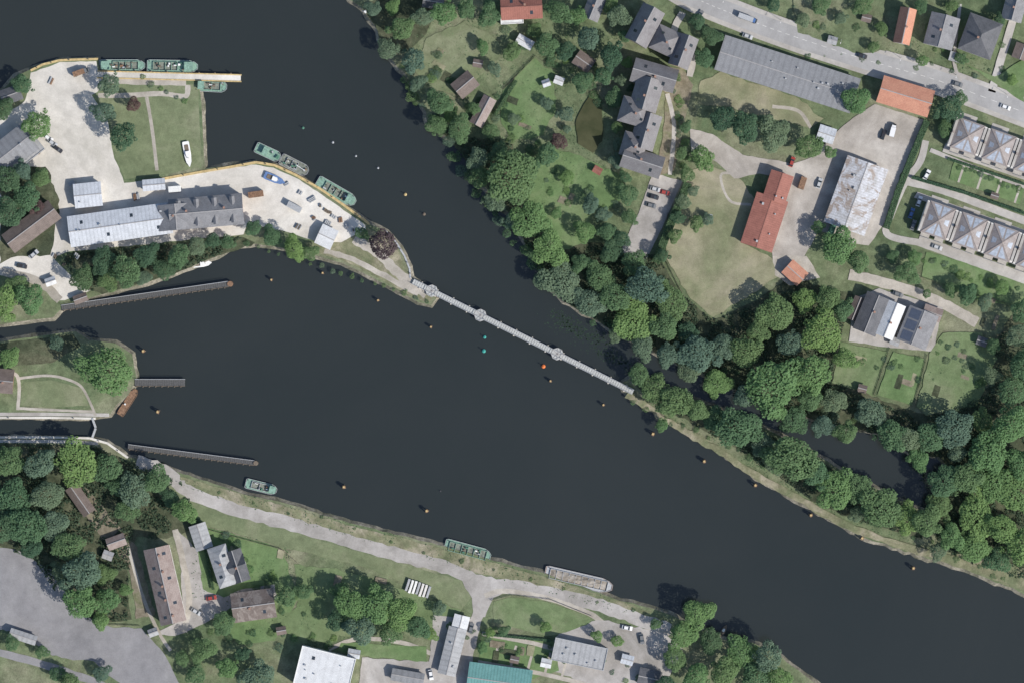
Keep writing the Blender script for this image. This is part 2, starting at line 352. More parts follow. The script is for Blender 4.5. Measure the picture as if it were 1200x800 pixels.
ground('meadow',[(800,205),(830,192),(868,210),(885,235),(870,285),(905,303),(915,322),(880,345),(835,372),(805,345),(780,300),(785,250)],M['dry'],2)
strip('path',[(880,240),(855,235),(845,205),(868,205)],3,M['path'])
ground('meadow',[(822,95),(845,85),(935,115),(965,140),(950,150),(905,140),(850,125),(815,122)],M['dry'],1.5)
strip('path',[(905,125),(935,130),(950,150)],4,M['path'])
ground('yard',[(808,150),(835,158),(870,182),(930,192),(955,183),(985,150),(1000,138),(1025,122),(1086,142),(1075,170),(1055,205),(1040,255),(1018,288),(990,285),(960,270),(940,305),(905,300),(905,250),(925,212),(890,203),(860,210),(840,190),(810,178)],M['conc2'],1)
ground('ground',[(905,300),(945,300),(960,325),(925,335),(908,322)],M['path'],1.5)
ground('car_park',[(765,203),(800,212),(778,262),(757,306),(727,296),(748,250)],M['grav'],0.8)
ground('pavement',[(735,75),(800,80),(812,100),(790,200),(768,208),(778,150),(780,110)],M['soil'],1)
strip('path',[(782,110),(790,150),(785,205)],5,M['side'])
strip('path',[(995,322),(1030,330),(1070,342),(1105,356),(1145,378)],12,M['path'])
strip('road',[(1058,212),(1100,222),(1150,240),(1220,266)],9,M['side'],0.2)
strip('path',[(1085,165),(1078,190),(1062,212),(1045,250),(1040,275),(1080,285)],8,M['side'],0.2)
ground('lawn',[(1118,190),(1200,222),(1195,240),(1112,210)],M['lawn2'],0.5)
ground('lawn',[(1085,295),(1220,330),(1220,365),(1140,350),(1080,325)],M['lawn2'],1)
ground('terrace',[(1108,168),(1218,206),(1214,216),(1104,178)],M['side'],0.3)
ground('terrace',[(1078,276),(1230,330),(1226,342),(1074,288)],M['side'],0.3)
ground('terrace',[(1075,225),(1225,278),(1222,284),(1071,232)],M['conc2'],0.3)
strip('path',[(1090,176),(1140,196),(1220,226)],5,M['side'],0.2)
for i in range(4): strip('path',[(1130+i*22,193+i*8),(1123+i*22,214+i*8)],2.5,M['path'],0.1)
ground('pavement',[(1000,350),(1030,338),(1105,360),(1100,380),(1095,412),(1050,408),(995,400)],M['grav'],0.8)
ground('lawn',[(985,400),(1040,412),(1022,462),(975,448)],M['lawn'],1)
ground('lawn',[(1046,412),(1084,420),(1068,474),(1028,462)],M['lawn2'],1)
ground('meadow',[(1090,415),(1105,390),(1150,388),(1168,420),(1145,475),(1085,486),(1074,476)],M['lawn'],1.5)
RG=random.Random(11)
for (x0,y0,x1,y1,a,n) in ((1050,425,1075,465,17,3),(1095,405,1150,465,17,3),(985,410,1030,450,17,2),(510,45,570,95,30,3),(600,90,645,150,20,2),(625,205,710,235,25,2),(240,640,330,680,15,3),(570,750,640,780,10,5),(1135,350,1195,380,18,3),(940,10,1030,55,18,4),(360,665,460,690,15,2)):
    for i in range(n):
        x=RG.uniform(x0,x1); y=RG.uniform(y0,y1); l=RG.uniform(4,9); w_=RG.uniform(2,4.5); t=math.radians(a+RG.choice((0,90)))
        ground('garden_bed',[(x+u*l*math.cos(t)-v*w_*math.sin(t),y+u*l*math.sin(t)+v*w_*math.cos(t)) for u,v in ((-1,-1),(1,-1),(1,1),(-1,1))],M[RG.choice(['soil','soil','dry','wood'])],0.6,3)
# top road
RP=[(770,-28),(810,-4),(862,18),(930,43),(1020,72),(1100,95),(1200,132),(1300,170)]
strip('pavement',RP,34,M['side'],0,0.45)
ro_=strip('road',RP,23,M['road'],0)
for v in ro_.data.vertices: v.co.z=LZ+0.46
mk=MB(); cp=catmull(RP)
for i in range(0,len(cp)-1,1):
    a=W(*cp[i],LZ+0.466); b=W(*cp[i+1],LZ+0.466)
    d=(b-a); L=d.length; d.normalize(); u=Vector((-d.y,d.x,0))*0.08
    k=int(L/6)+1
    for j in range(k):
        p=a+d*(L*j/k); q=p+d*min(3,L/k*0.5)
        mk.add([p-u,q-u,q+u,p+u],[(0,1,2,3)])
mk.build('road_marking',M['paintline'])['kind']='structure'
strip('road',[(1162,108),(1170,80),(1188,20),(1200,-30)],9,M['side'],0.2)
strip('path',[(800,15),(790,40),(812,60),(808,90)],8,M['side'])
strip('path',[(985,0),(978,30)],5,M['side']); strip('path',[(1125,5),(1118,70),(1126,95)],4,M['side'])
ground('lawn',[(930,0),(1035,-5),(1040,60),(1000,62),(935,38)],M['land'],2)
ground('garden',[(1130,75),(1165,90),(1200,70),(1200,120)],M['lawn2'],1)
strip('path',[(735,461),(770,485),(800,503),(840,527),(880,553),(950,592),(1010,623),(1080,646),(1160,672),(1220,698)],8,M['verge'],2)
ground('ground',[(1060,640),(1110,648),(1160,655),(1220,670),(1220,700),(1160,676),(1110,658)],M['verge'],1.5)
ground('pond',[(674,145),(684,122),(692,110),(705,124),(706,165),(694,180),(677,168)],M['pond'],1)
# ------------------------------------------------------------ vegetation
def leafquad(mb,tones,p,n,s,t):
    n=n.normalized(); a=n.cross(Vector((random.uniform(-1,1),random.uniform(-1,1),random.uniform(-1,1))))
    if a.length<1e-3: a=Vector((1,0,0))
    a.normalize(); b=n.cross(a)*random.uniform(0.6,1.0)
    k=len(mb.v)
    mb.v+= [tuple(p-a*s-b*s*.6),tuple(p+b*s*-.9+a*s*.3),tuple(p+a*s+b*s*.5),tuple(p+b*s*.9-a*s*.3)]
    mb.f.append((k,k+1,k+2,k+3)); tones.append(t)
def leafmesh(name,mb,tones,mat):
    me=mb.mesh(name,mat)
    at=me.attributes.new('tone','FLOAT','FACE')
    at.data.foreach_set('value',tones); return me
def crown_mesh(k,nl=20,low=False,nleaf=3900,big=1.0):
    rnd=random.Random(100+k); mb=MB(); tones=[]
    lobes=[(Vector((rnd.uniform(-.08,.08),rnd.uniform(-.08,.08),0.05)),0.68,0.5)]
    ex=rnd.uniform(0,6.28)
    for i in range(nl):
        a=i*2.4+rnd.uniform(-.8,.8)
        rr=(0.2+0.6*((i+.5)/nl)**0.6)*rnd.uniform(.8,1.15)*(1+.16*math.cos(2*(a-ex))); zz=0.55*math.sqrt(max(0,1-min(1,rr)**2))+rnd.uniform(-0.22,0.08)
        lobes.append((Vector((rr*math.cos(a),rr*math.sin(a),zz-.14)),rnd.uniform(0.13,0.36)*big,rnd.uniform(0.25,0.75)))
    wt=[l[1]**2 for l in lobes]; tw=sum(wt)
    for (c,r,t),w in zip(lobes,wt):
        for j in range(int(nleaf*w/tw)):
            z=rnd.uniform(-0.45,1); a=rnd.uniform(0,6.283); q=math.sqrt(max(0,1-z*z))
            n=Vector((q*math.cos(a),q*math.sin(a),z))
            rr=r*rnd.uniform(0.72,1.2)
            p=c+n*rr
            if any((p-c2).length<r2*0.75 for c2,r2,_ in lobes if c2 is not c): continue
            nn=n*0.65+Vector((rnd.gauss(0,.34),rnd.gauss(0,.34),rnd.gauss(0,.3)+0.85))
            if low: p.z=max(0.02,(p.z+0.3)*0.75)
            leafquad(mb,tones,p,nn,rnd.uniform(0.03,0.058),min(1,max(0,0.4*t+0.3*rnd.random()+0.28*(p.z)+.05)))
    return leafmesh('crown_mesh',mb,tones,LEAF['m'])
CR=[crown_mesh(k,8+3*(k%5),big=1.12-.05*(k%5)) for k in range(16)]
SH=[crown_mesh(50+k,8,True,1100) for k in range(4)]
tk=MB(); tk.cyl(0,0,0,1.3,0.075,0.04,8)
for i in range(6):
    a=i*1.05+.3; tk.bar((0,0,0.75+.09*i),(0.5*math.cos(a),0.5*math.sin(a),1.2+0.1*i),0.03,0.03)
TK=tk.mesh('trunk_mesh',M['bark'])
def setmat(o,m):
    o.material_slots[0].link='OBJECT'; o.material_slots[0].material=m
TONE={'d':'dark green','m':'mid green','l':'bright green','o':'greyish green','p':'reddish purple'}
ntree=0
def trees(place,lst,group,k=1.06,vary=0.0):
    global ntree
    lst=sorted(lst,key=lambda t:t[0])
    for i,(x,y,r,c) in enumerate(lst):
        r*=1+random.uniform(-vary,vary*1.3)
        if c=='m': c=random.choice('mmmmlo')
        size='small' if r<12 else ('medium' if r<19 else 'large')
        lab=f"{size} {TONE[c]} tree, {ORD[i]} {place}" if len(lst)>1 else f"{size} {TONE[c]} tree {place}"
        s=r*S*k; hz=random.uniform(0.72,1.15)*(1.0 if r<19 else (.9 if r<23 else .78))
        t=thing('tree',lab,'tree',W(x,y,LZ),random.uniform(0,6.28),group if len(lst)>1 else None)
        inst('trunk',TK,t,(0,0,-0.1),0,(s,s,s*hz))
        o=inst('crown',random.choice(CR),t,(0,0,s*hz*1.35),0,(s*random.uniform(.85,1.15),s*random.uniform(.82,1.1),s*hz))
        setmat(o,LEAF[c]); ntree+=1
trees('beside the harbour yard lawn',[(28,100,12,'m'),(46,147,16,'l'),(122,133,12,'o'),(147,162,19,'d'),(130,100,13,'o'),(158,124,9,'p'),(6,128,12,'d')],'trees in the harbour yard')
trees('behind the brown left edge shed',[(12,212,17,'d'),(34,232,19,'m'),(50,210,13,'m'),(14,252,18,'d'),(44,243,10,'p'),(28,200,12,'o')],'trees behind the brown shed')
trees('below the long harbour building',[(98,326,15,'d'),(122,305,16,'d'),(128,328,14,'m'),(150,318,17,'m'),(172,300,15,'d'),(192,316,13,'d'),(211,300,15,'m'),(231,290,12,'o'),(250,283,10,'d'),(268,284,9,'m'),(170,325,10,'o')],'trees below the long harbour building')
trees('on the bank beside the quay hut',[(298,268,11,'m'),(320,278,13,'m'),(345,292,15,'l'),(362,297,10,'m'),(425,274,8,'m')],'trees beside the quay hut')
trees('beside the round quay end by the upper river',[(450,285,16,'p')],None)
trees('near the long jetty root',[(6,355,19,'l'),(38,350,16,'l'),(22,332,11,'m')],'trees near the jetty root')
trees('on the lock island',[(127,435,31,'l'),(12,420,15,'l'),(68,402,9,'o')],'trees on the lock island')
trees('in the lower left wood',[(12,540,19,'m'),(50,543,20,'m'),(92,540,25,'l'),(128,548,16,'m'),(18,580,19,'m'),(56,580,20,'m'),(4,618,18,'d'),(34,614,18,'m'),(66,612,15,'m'),(84,640,19,'m'),(98,670,20,'m'),(98,704,19,'m'),(128,702,14,'m'),(122,672,12,'m'),(120,724,11,'l'),(148,690,8,'m'),(40,640,12,'d'),(72,668,12,'o')],'trees of the lower left wood',1.12,.15)
trees('by the riverside road end',[(160,574,21,'o'),(186,562,17,'m'),(150,598,14,'m'),(217,598,14,'l'),(200,582,12,'d'),(140,570,13,'m')],'trees at the road end')
trees('beyond the asphalt at bottom left',[(15,752,9,'m'),(50,762,8,'m'),(70,788,11,'m'),(85,796,12,'m'),(120,788,10,'m')],'trees beyond the asphalt')
trees('below the long clay roof',[(240,758,15,'m'),(262,728,13,'m'),(230,788,13,'m'),(268,780,14,'m'),(305,792,20,'o'),(215,770,11,'m'),(285,765,9,'d')],'trees by the bottom left houses')
trees('in the clump below the riverside road',[(336,698,13,'m'),(356,692,10,'m'),(398,690,11,'m'),(412,706,19,'l'),(442,708,22,'l'),(470,714,19,'m'),(490,732,17,'m'),(425,735,17,'m'),(458,740,15,'m'),(505,742,9,'l'),(395,724,12,'d'),(515,712,8,'o')],'trees in the clump south of the road')
trees('on the bottom bank',[(790,772,15,'m'),(816,718,18,'l'),(800,742,17,'m'),(832,750,15,'d'),(868,760,19,'l'),(898,766,18,'m'),(848,785,19,'m'),(885,790,19,'m'),(912,792,15,'m'),(815,790,17,'m'),(780,800,13,'d')],'trees on the bottom bank')
trees('beside the allotment paths',[(700,744,7,'l'),(724,750,8,'l'),(590,738,8,'m'),(640,733,7,'m'),(768,730,7,'m'),(575,740,6,'l'),(565,758,7,'m')],'small trees near the allotment paths')
trees('along the upper north bank',[(438,12,9,'o'),(455,58,13,'o'),(470,36,14,'m'),(484,72,13,'m'),(496,22,12,'m'),(515,122,17,'m'),(512,147,13,'m'),(538,152,14,'m'),(560,187,14,'m'),(563,208,13,'m'),(585,178,11,'d'),(597,211,29,'m'),(580,236,13,'o'),(490,98,11,'o'),(460,10,9,'m'),(555,128,8,'m'),(528,135,9,'l'),(575,155,9,'m')],'trees along the upper north bank',1.1)
trees('along the middle north bank',[(622,258,21,'l'),(642,292,20,'l'),(658,330,22,'o'),(690,356,16,'o'),(702,326,18,'m'),(722,350,18,'m'),(742,378,23,'l'),(758,336,20,'m'),(784,352,18,'m'),(742,308,16,'m'),(716,296,12,'d'),(778,382,18,'m'),(782,414,16,'o'),(818,414,20,'m'),(804,390,12,'d'),(600,260,11,'o'),(680,308,11,'m')],'trees along the middle north bank',1.1,.1)
trees('in the wood below the meadow',[(846,406,15,'o'),(872,410,20,'m'),(908,366,20,'m'),(888,388,15,'m'),(942,352,15,'l'),(968,350,16,'m'),(960,388,24,'m'),(926,402,17,'m'),(906,453,28,'l'),(950,436,22,'m'),(975,470,17,'o'),(990,420,12,'m'),(987,362,12,'m'),(1018,482,20,'m'),(946,466,14,'m')],'trees of the wood below the meadow',1.1,.1)
trees('overhanging the narrow backwater',[(806,436,12,'o'),(838,448,14,'m'),(872,464,14,'m'),(930,492,15,'m'),(962,498,13,'o'),(1042,510,17,'m'),(1074,536,13,'m'),(1106,562,18,'m'),(1100,592,16,'m'),(990,506,13,'m'),(752,406,13,'o'),(720,392,9,'o')],'trees overhanging the backwater',1.15)
trees('on the wooded spit',[(748,440,13,'m'),(766,455,16,'m'),(790,469,18,'m'),(814,479,15,'m'),(775,497,8,'l'),(836,490,14,'m'),(862,502,25,'m'),(906,542,12,'o'),(926,535,28,'m'),(954,554,19,'m'),(976,570,21,'l'),(1002,570,16,'m'),(1030,594,28,'m'),(1060,605,18,'l'),(1082,610,17,'m'),(892,520,13,'o'),(1004,600,9,'o')],'trees on the spit',1.12)
trees('in the right edge forest',[(1060,514,17,'m'),(1086,512,18,'m'),(1114,500,18,'m'),(1182,498,25,'l'),(1194,542,20,'l'),(1154,528,24,'l'),(1128,560,18,'m'),(1162,568,21,'l'),(1192,580,22,'l'),(1140,602,25,'l'),(1172,618,22,'l'),(1196,640,19,'l'),(1112,628,17,'l'),(1140,640,17,'l'),(1168,655,15,'m'),(1098,645,11,'o'),(1182,460,18,'m'),(1196,428,17,'m'),(1190,394,16,'o'),(1150,494,14,'m'),(1120,530,13,'m')],'trees of the right edge forest',1.12,.1)
trees('around the right edge gardens',[(1196,365,15,'m'),(1132,345,12,'m'),(1152,354,11,'o'),(1112,340,8,'m'),(1172,338,11,'m'),(1060,320,14,'m'),(1070,302,9,'l'),(1085,345,6,'m'),(1045,300,9,'m'),(1160,440,11,'o'),(1162,405,9,'m')],'trees around the right edge gardens')
trees('beside the corrugated shed',[(982,290,23,'l'),(1004,306,14,'m'),(958,266,8,'l')],'trees beside the corrugated shed')
trees('around the long grey hall',[(845,140,16,'d'),(870,150,17,'d'),(906,158,19,'m'),(945,172,17,'m'),(1000,120,15,'m'),(832,44,13,'d'),(825,70,12,'m'),(816,26,11,'d'),(972,180,8,'m')],'trees around the long grey hall')
trees('beside the orange roof',[(1110,130,15,'d'),(1106,152,11,'m'),(1124,116,9,'m')],'trees beside the orange roof')
trees('between the flats and the meadow',[(822,187,15,'l'),(804,204,9,'m'),(815,262,9,'m'),(800,236,9,'o'),(790,276,9,'m'),(776,300,10,'d'),(828,258,8,'o'),(798,180,8,'m'),(803,150,8,'m'),(794,256,8,'d'),(812,224,7,'o')],'trees beside the meadow')
trees('above the top road',[(1010,8,11,'m'),(1032,34,9,'m'),(985,22,9,'o'),(960,8,11,'m'),(940,24,9,'m'),(1022,56,7,'m'),(1080,72,8,'l'),(1125,70,8,'m'),(1170,25,9,'d'),(1185,95,7,'m'),(1078,8,8,'m'),(1115,8,8,'m'),(905,8,9,'d')],'trees above the top road')
trees('in the top middle gardens',[(520,16,15,'l'),(546,12,13,'m'),(574,20,13,'m'),(600,62,11,'m'),(640,55,14,'m'),(662,62,12,'d'),(655,16,15,'m'),(690,46,16,'m'),(716,66,15,'d'),(682,96,12,'m'),(662,135,10,'m'),(640,122,8,'o'),(602,140,7,'o'),(566,56,9,'l'),(580,82,9,'o'),(676,20,12,'m'),(724,20,14,'m'),(706,90,11,'m'),(720,115,11,'m'),(716,8,10,'m'),(735,75,8,'m'),(626,36,9,'m'),(732,44,9,'m'),(728,95,8,'o')],'trees in the top middle gardens')
trees('around the pond lawn',[(640,184,13,'m'),(655,166,10,'p'),(622,196,11,'m'),(664,208,9,'l'),(692,240,11,'m'),(684,272,13,'m'),(652,250,7,'l'),(712,272,13,'m'),(734,228,11,'m'),(738,255,10,'m'),(722,150,8,'m'),(664,152,6,'m'),(722,190,9,'o'),(706,252,10,'o'),(728,280,11,'d'),(724,170,7,'m'),(732,208,7,'m')],'trees around the pond lawn')
print('TREES',ntree)
def shrubs(place,lst,group):
    lst=sorted(lst,key=lambda t:t[0])
    for i,(x,y,r,c) in enumerate(lst):
        s=r*S*1.15
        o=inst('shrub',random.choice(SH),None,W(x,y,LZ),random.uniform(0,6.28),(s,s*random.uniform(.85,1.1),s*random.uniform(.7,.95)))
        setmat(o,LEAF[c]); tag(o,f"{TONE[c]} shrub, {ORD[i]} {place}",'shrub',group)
R0=random.Random(5)
def row(a,b,n,r,cs='mmlo',jit=2):
    return [(a[0]+(b[0]-a[0])*i/(n-1)+R0.uniform(-jit,jit),a[1]+(b[1]-a[1])*i/(n-1)+R0.uniform(-jit,jit),r*R0.uniform(.6,1.35),R0.choice(cs)) for i in range(n)]
shrubs('between the terrace gardens',row((1124,196),(1195,222),12,3.5),'shrubs in the terrace gardens')
shrubs('below the lower terrace row',row((1082,304),(1196,342),18,4.5,'mmlo',5),'shrubs below the lower terrace')
shrubs('on the lawn edge beside the yard',row((168,92),(215,120),6,4),'shrubs on the yard lawn')
shrubs('on the riverside verge',row((215,563),(740,713),14,2.4,'mdm',4),'shrubs on the riverside verge')
shrubs('along the spit shore',row((745,470),(1180,680),30,3.5,'mmd',5),'shrubs along the spit shore')
shrubs('in the kitchen gardens',row((1000,415),(1085,440),12,3.4,'mdol',16),'shrubs in the kitchen gardens')
shrubs('in the rough plot beside the forest',row((1095,400),(1155,465),18,4.2,'mdol',16),'shrubs in the rough plot')
shrubs('along the upper bank gardens',row((500,70),(650,190),28,5.5,'mdol',22),'shrubs in the upper bank gardens')
shrubs('between the top gardens trees',row((600,30),(730,110),26,5.5,'mdol',24),'shrubs in the top gardens')
shrubs('beside the top road verge',row((900,60),(1180,90),14,3.2,'mdo',6),'shrubs on the top road verge')
shrubs('above the top road',row((940,15),(1180,70),20,4,'mdol',16),'shrubs above the top road')
shrubs('around the grey flats',row((790,90),(802,195),14,4.5,'mol',4),'shrubs around the grey flats')
shrubs('behind the lower left houses',row((225,620),(345,720),22,4.5,'mdol',18),'shrubs behind the lower left houses')
shrubs('below the brown roofed house',row((240,745),(395,755),16,5,'mdol',10),'shrubs below the brown roofed house')
shrubs('around the allotments',row((520,735),(745,790),24,3.6,'mdol',14),'shrubs around the allotments')
shrubs('on the north bank edge',row((470,82),(640,335),30,6,'omm',6),'shrubs on the north bank edge')
shrubs('along the backwater edge',row((700,374),(1040,508),24,5,'omm',5),'shrubs along the backwater edge')
shrubs('on the pond lawn',row((620,215),(735,250),14,4,'mol',14),'shrubs on the pond lawn')
shrubs('on the harbour spit shore',row((290,285),(500,352),18,3.2,'omm',2),'shrubs on the harbour spit shore')
def hedge(pts,w,h,label):
    mb=MB(); tones=[]
    for a,b in zip(pts,pts[1:]):
        A_=W(*a,LZ); B_=W(*b,LZ); d=B_-A_; L=d.length; d.normalize(); u=Vector((-d.y,d.x,0))
        for i in range(int(L*w*S*90)):
            t=random.uniform(0,L); q=random.uniform(-1,1)*w*S/2; z=random.choice((h,h,random.uniform(0,h)))*random.uniform(.85,1.08)
            if z<h*.8: q=math.copysign(w*S/2,q)*random.uniform(.85,1.05)
            leafquad(mb,tones,A_+d*t+u*q+Vector((0,0,z)),Vector((random.gauss(0,.4),random.gauss(0,.4),1)),random.uniform(.14,.26),random.random())
    o=bpy.data.objects.new('hedge',leafmesh('hedge',mb,tones,LEAF['d'])); col.objects.link(o); tag(o,label,'hedge')
hedge([(1086,142),(1068,185),(1052,225),(1038,268)],7,2.2,'long dark hedge between corrugated shed yard and terraces')
hedge([(1068,208),(1130,226),(1200,250)],3,1.5,'low hedge along the lane between the two terraces')
hedge([(605,95),(580,135)],3,1.6,'short hedge beside the bright green lawn in top gardens')
hedge([(806,215),(786,262),(768,308)],9,3.0,'dense tall hedge along the parking strip beside the meadow')
hedge([(235,612),(250,690)],3,1.6,'hedge left of the grey house near the clay roof')
hedge([(566,742),(645,750)],2.5,1.3,'hedge above the allotment paths at the bottom')
hedge([(1110,186),(1200,216)],2.5,1.3,'hedge just below the upper terrace row')
def scatter(name,label,cat,polys,dens,size,h,mat):
    mb=MB(); tones=[]
    for p in polys:
        x0=min(a[0] for a in p);x1=max(a[0] for a in p);y0=min(a[1] for a in p);y1=max(a[1] for a in p)
        for i in range(int((x1-x0)*(y1-y0)*dens)):
            x=random.uniform(x0,x1); y=random.uniform(y0,y1)
            if not inpoly(x,y,p): continue
            if noise.noise(Vector((x*.06,y*.06,1)))<-0.1: continue
            hh=h*(0.4+abs(noise.noise(Vector((x*.12,y*.12,4))))*1.6)*random.random()
            leafquad(mb,tones,W(x,y,LZ+.05+hh),Vector((random.gauss(0,.5),random.gauss(0,.5),1)),random.uniform(.6,1.2)*size,random.random()*.8)
    o=bpy.data.objects.new(name,leafmesh(name,mb,tones,mat)); col.objects.link(o); tag(o,label,cat,None,'stuff')
scatter('undergrowth','green undergrowth on the woodland floor, darkened as shade between the trees','undergrowth',
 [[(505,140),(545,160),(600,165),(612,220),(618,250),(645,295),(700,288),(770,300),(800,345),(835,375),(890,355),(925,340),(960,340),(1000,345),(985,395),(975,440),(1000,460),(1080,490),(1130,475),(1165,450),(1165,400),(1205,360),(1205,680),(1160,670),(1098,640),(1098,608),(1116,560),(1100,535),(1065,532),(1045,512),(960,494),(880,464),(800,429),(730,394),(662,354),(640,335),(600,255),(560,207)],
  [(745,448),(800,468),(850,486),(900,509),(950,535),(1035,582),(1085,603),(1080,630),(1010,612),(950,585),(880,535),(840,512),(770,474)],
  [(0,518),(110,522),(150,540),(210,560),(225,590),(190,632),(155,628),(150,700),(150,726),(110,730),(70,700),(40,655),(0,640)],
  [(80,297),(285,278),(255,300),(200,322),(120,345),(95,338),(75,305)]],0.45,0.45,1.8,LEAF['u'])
scatter('rough_grass','olive rough grass and weeds along gardens and river verges','grass',
 [[(450,30),(600,0),(740,40),(730,220),(640,250),(560,180),(500,130)],
  [(735,461),(800,500),(880,550),(960,595),(1060,640),(1200,690),(1200,670),(1100,640),(1010,610),(900,545),(780,480)],
  [(350,660),(540,712),(525,745),(350,752)],[(930,0),(1160,60),(1150,100),(935,40)],[(225,612),(345,642),(345,750),(225,720)],
  [(205,556),(410,612),(640,674),(765,716),(745,722),(520,660),(300,598),(215,570)],[(1090,400),(1160,390),(1160,470),(1080,480)]],0.1,0.25,0.35,LEAF['m'])
mb=MB(); tones=[]
for (cx,cy,rx,ry,n) in ((672,385,28,10,300),(720,420,24,9,240),(700,395,20,8,120),(1085,560,10,12,60),(660,372,12,6,60)):
    for i in range(n):
        x=random.gauss(cx,rx*.6); y=random.gauss(cy+(x-cx)*.45,ry*.6)
        leafquad(mb,tones,W(x,y,0.03),Vector((0,0,1)),random.uniform(.15,.4),random.random()*.5)
o=bpy.data.objects.new('water_plants',leafmesh('water_plants',mb,tones,LEAF['u'])); col.objects.link(o); tag(o,'floating olive water plants in the backwater beside the footbridge','water plants',None,'stuff')
# ------------------------------------------------------------ buildings
wm=MB(); wm.cbox(0,0,0,1.1,0.06,1.2); WIN=wm.mesh('window',M['glass'])
fm=MB()
for a,b,c_,d in ((0,0.65,1.3,0.1),(0,-0.65,1.3,0.1)): fm.cbox(a,0,b,c_,0.12,d)
fm.cbox(-0.6,0,0,0.1,0.12,1.19); fm.cbox(0.6,0,0,0.1,0.12,1.19); fm.cbox(0,0,0,0.06,0.11,1.19)
FRM=fm.mesh('window_frame',M['frame'])
dm=MB(); dm.cbox(0,0,1.0,1.0,0.08,2.0); DOR=dm.mesh('door',M['wwall'])
hm=MB(); hm.cbox(0.35,-0.08,1.0,0.12,0.06,0.06); HND=hm.mesh('handle',M['metal'])
def gable_walls(mb,L,Wd,h,rh,ax=0):
    v=[]
    for x in (-L/2,L/2):
        for y,z in ((-Wd/2,-.3),(Wd/2,-.3),(Wd/2,h),(0,h+rh),(-Wd/2,h)):
            v.append((x,y,z) if ax==0 else (-y,x,z))
    mb.add(v,[(4,3,2,1,0),(5,6,7,8,9),(0,1,6,5),(1,2,7,6),(2,3,8,7),(3,4,9,8),(4,0,5,9)])
def gable_roof(mb,L,Wd,h,rh,ov=0.45,t=0.2,ax=0,dz=0.02):
    k=rh/(Wd/2); y=Wd/2+ov; ze=h-ov*k+dz; zr=h+rh+dz; v=[]
    for x in (-L/2-ov,L/2+ov):
        for (yy,zz) in ((-y,ze),(0,zr),(y,ze),(y,ze+t),(0,zr+t),(-y,ze+t)):
            v.append((x,yy,zz) if ax==0 else (-yy,x,zz))
    mb.add(v,[(0,1,4,5),(1,2,3,4),(11,10,7,6),(10,9,8,7),(0,6,7,1),(1,7,8,2),(2,8,9,3),(3,9,10,4),(4,10,11,5),(5,11,6,0)])
def openings(r,L,Wd,h,kind):
    n=min(9,max(1,int(L/4.2)))
    for s in (-1,1):
        for i in range(n):
            cx=-L/2+L*(i+.5)/n
            if s==-1 and i==n//2:
                d=inst('door',DOR,r,(cx,-Wd/2*(1.06 if kind=='cross' else 1)-.05,0)); inst('handle',HND,d); continue
            yy=Wd/2*(1.06 if kind=='cross' and abs(cx)<L*.31 else 1)+.04
            a=inst('window',WIN,r,(cx,s*yy,min(1.7,h*.6))); inst('frame',FRM,a)
            if h>5:
                a=inst('window',WIN,r,(cx,s*yy,4.3)); inst('frame',FRM,a)
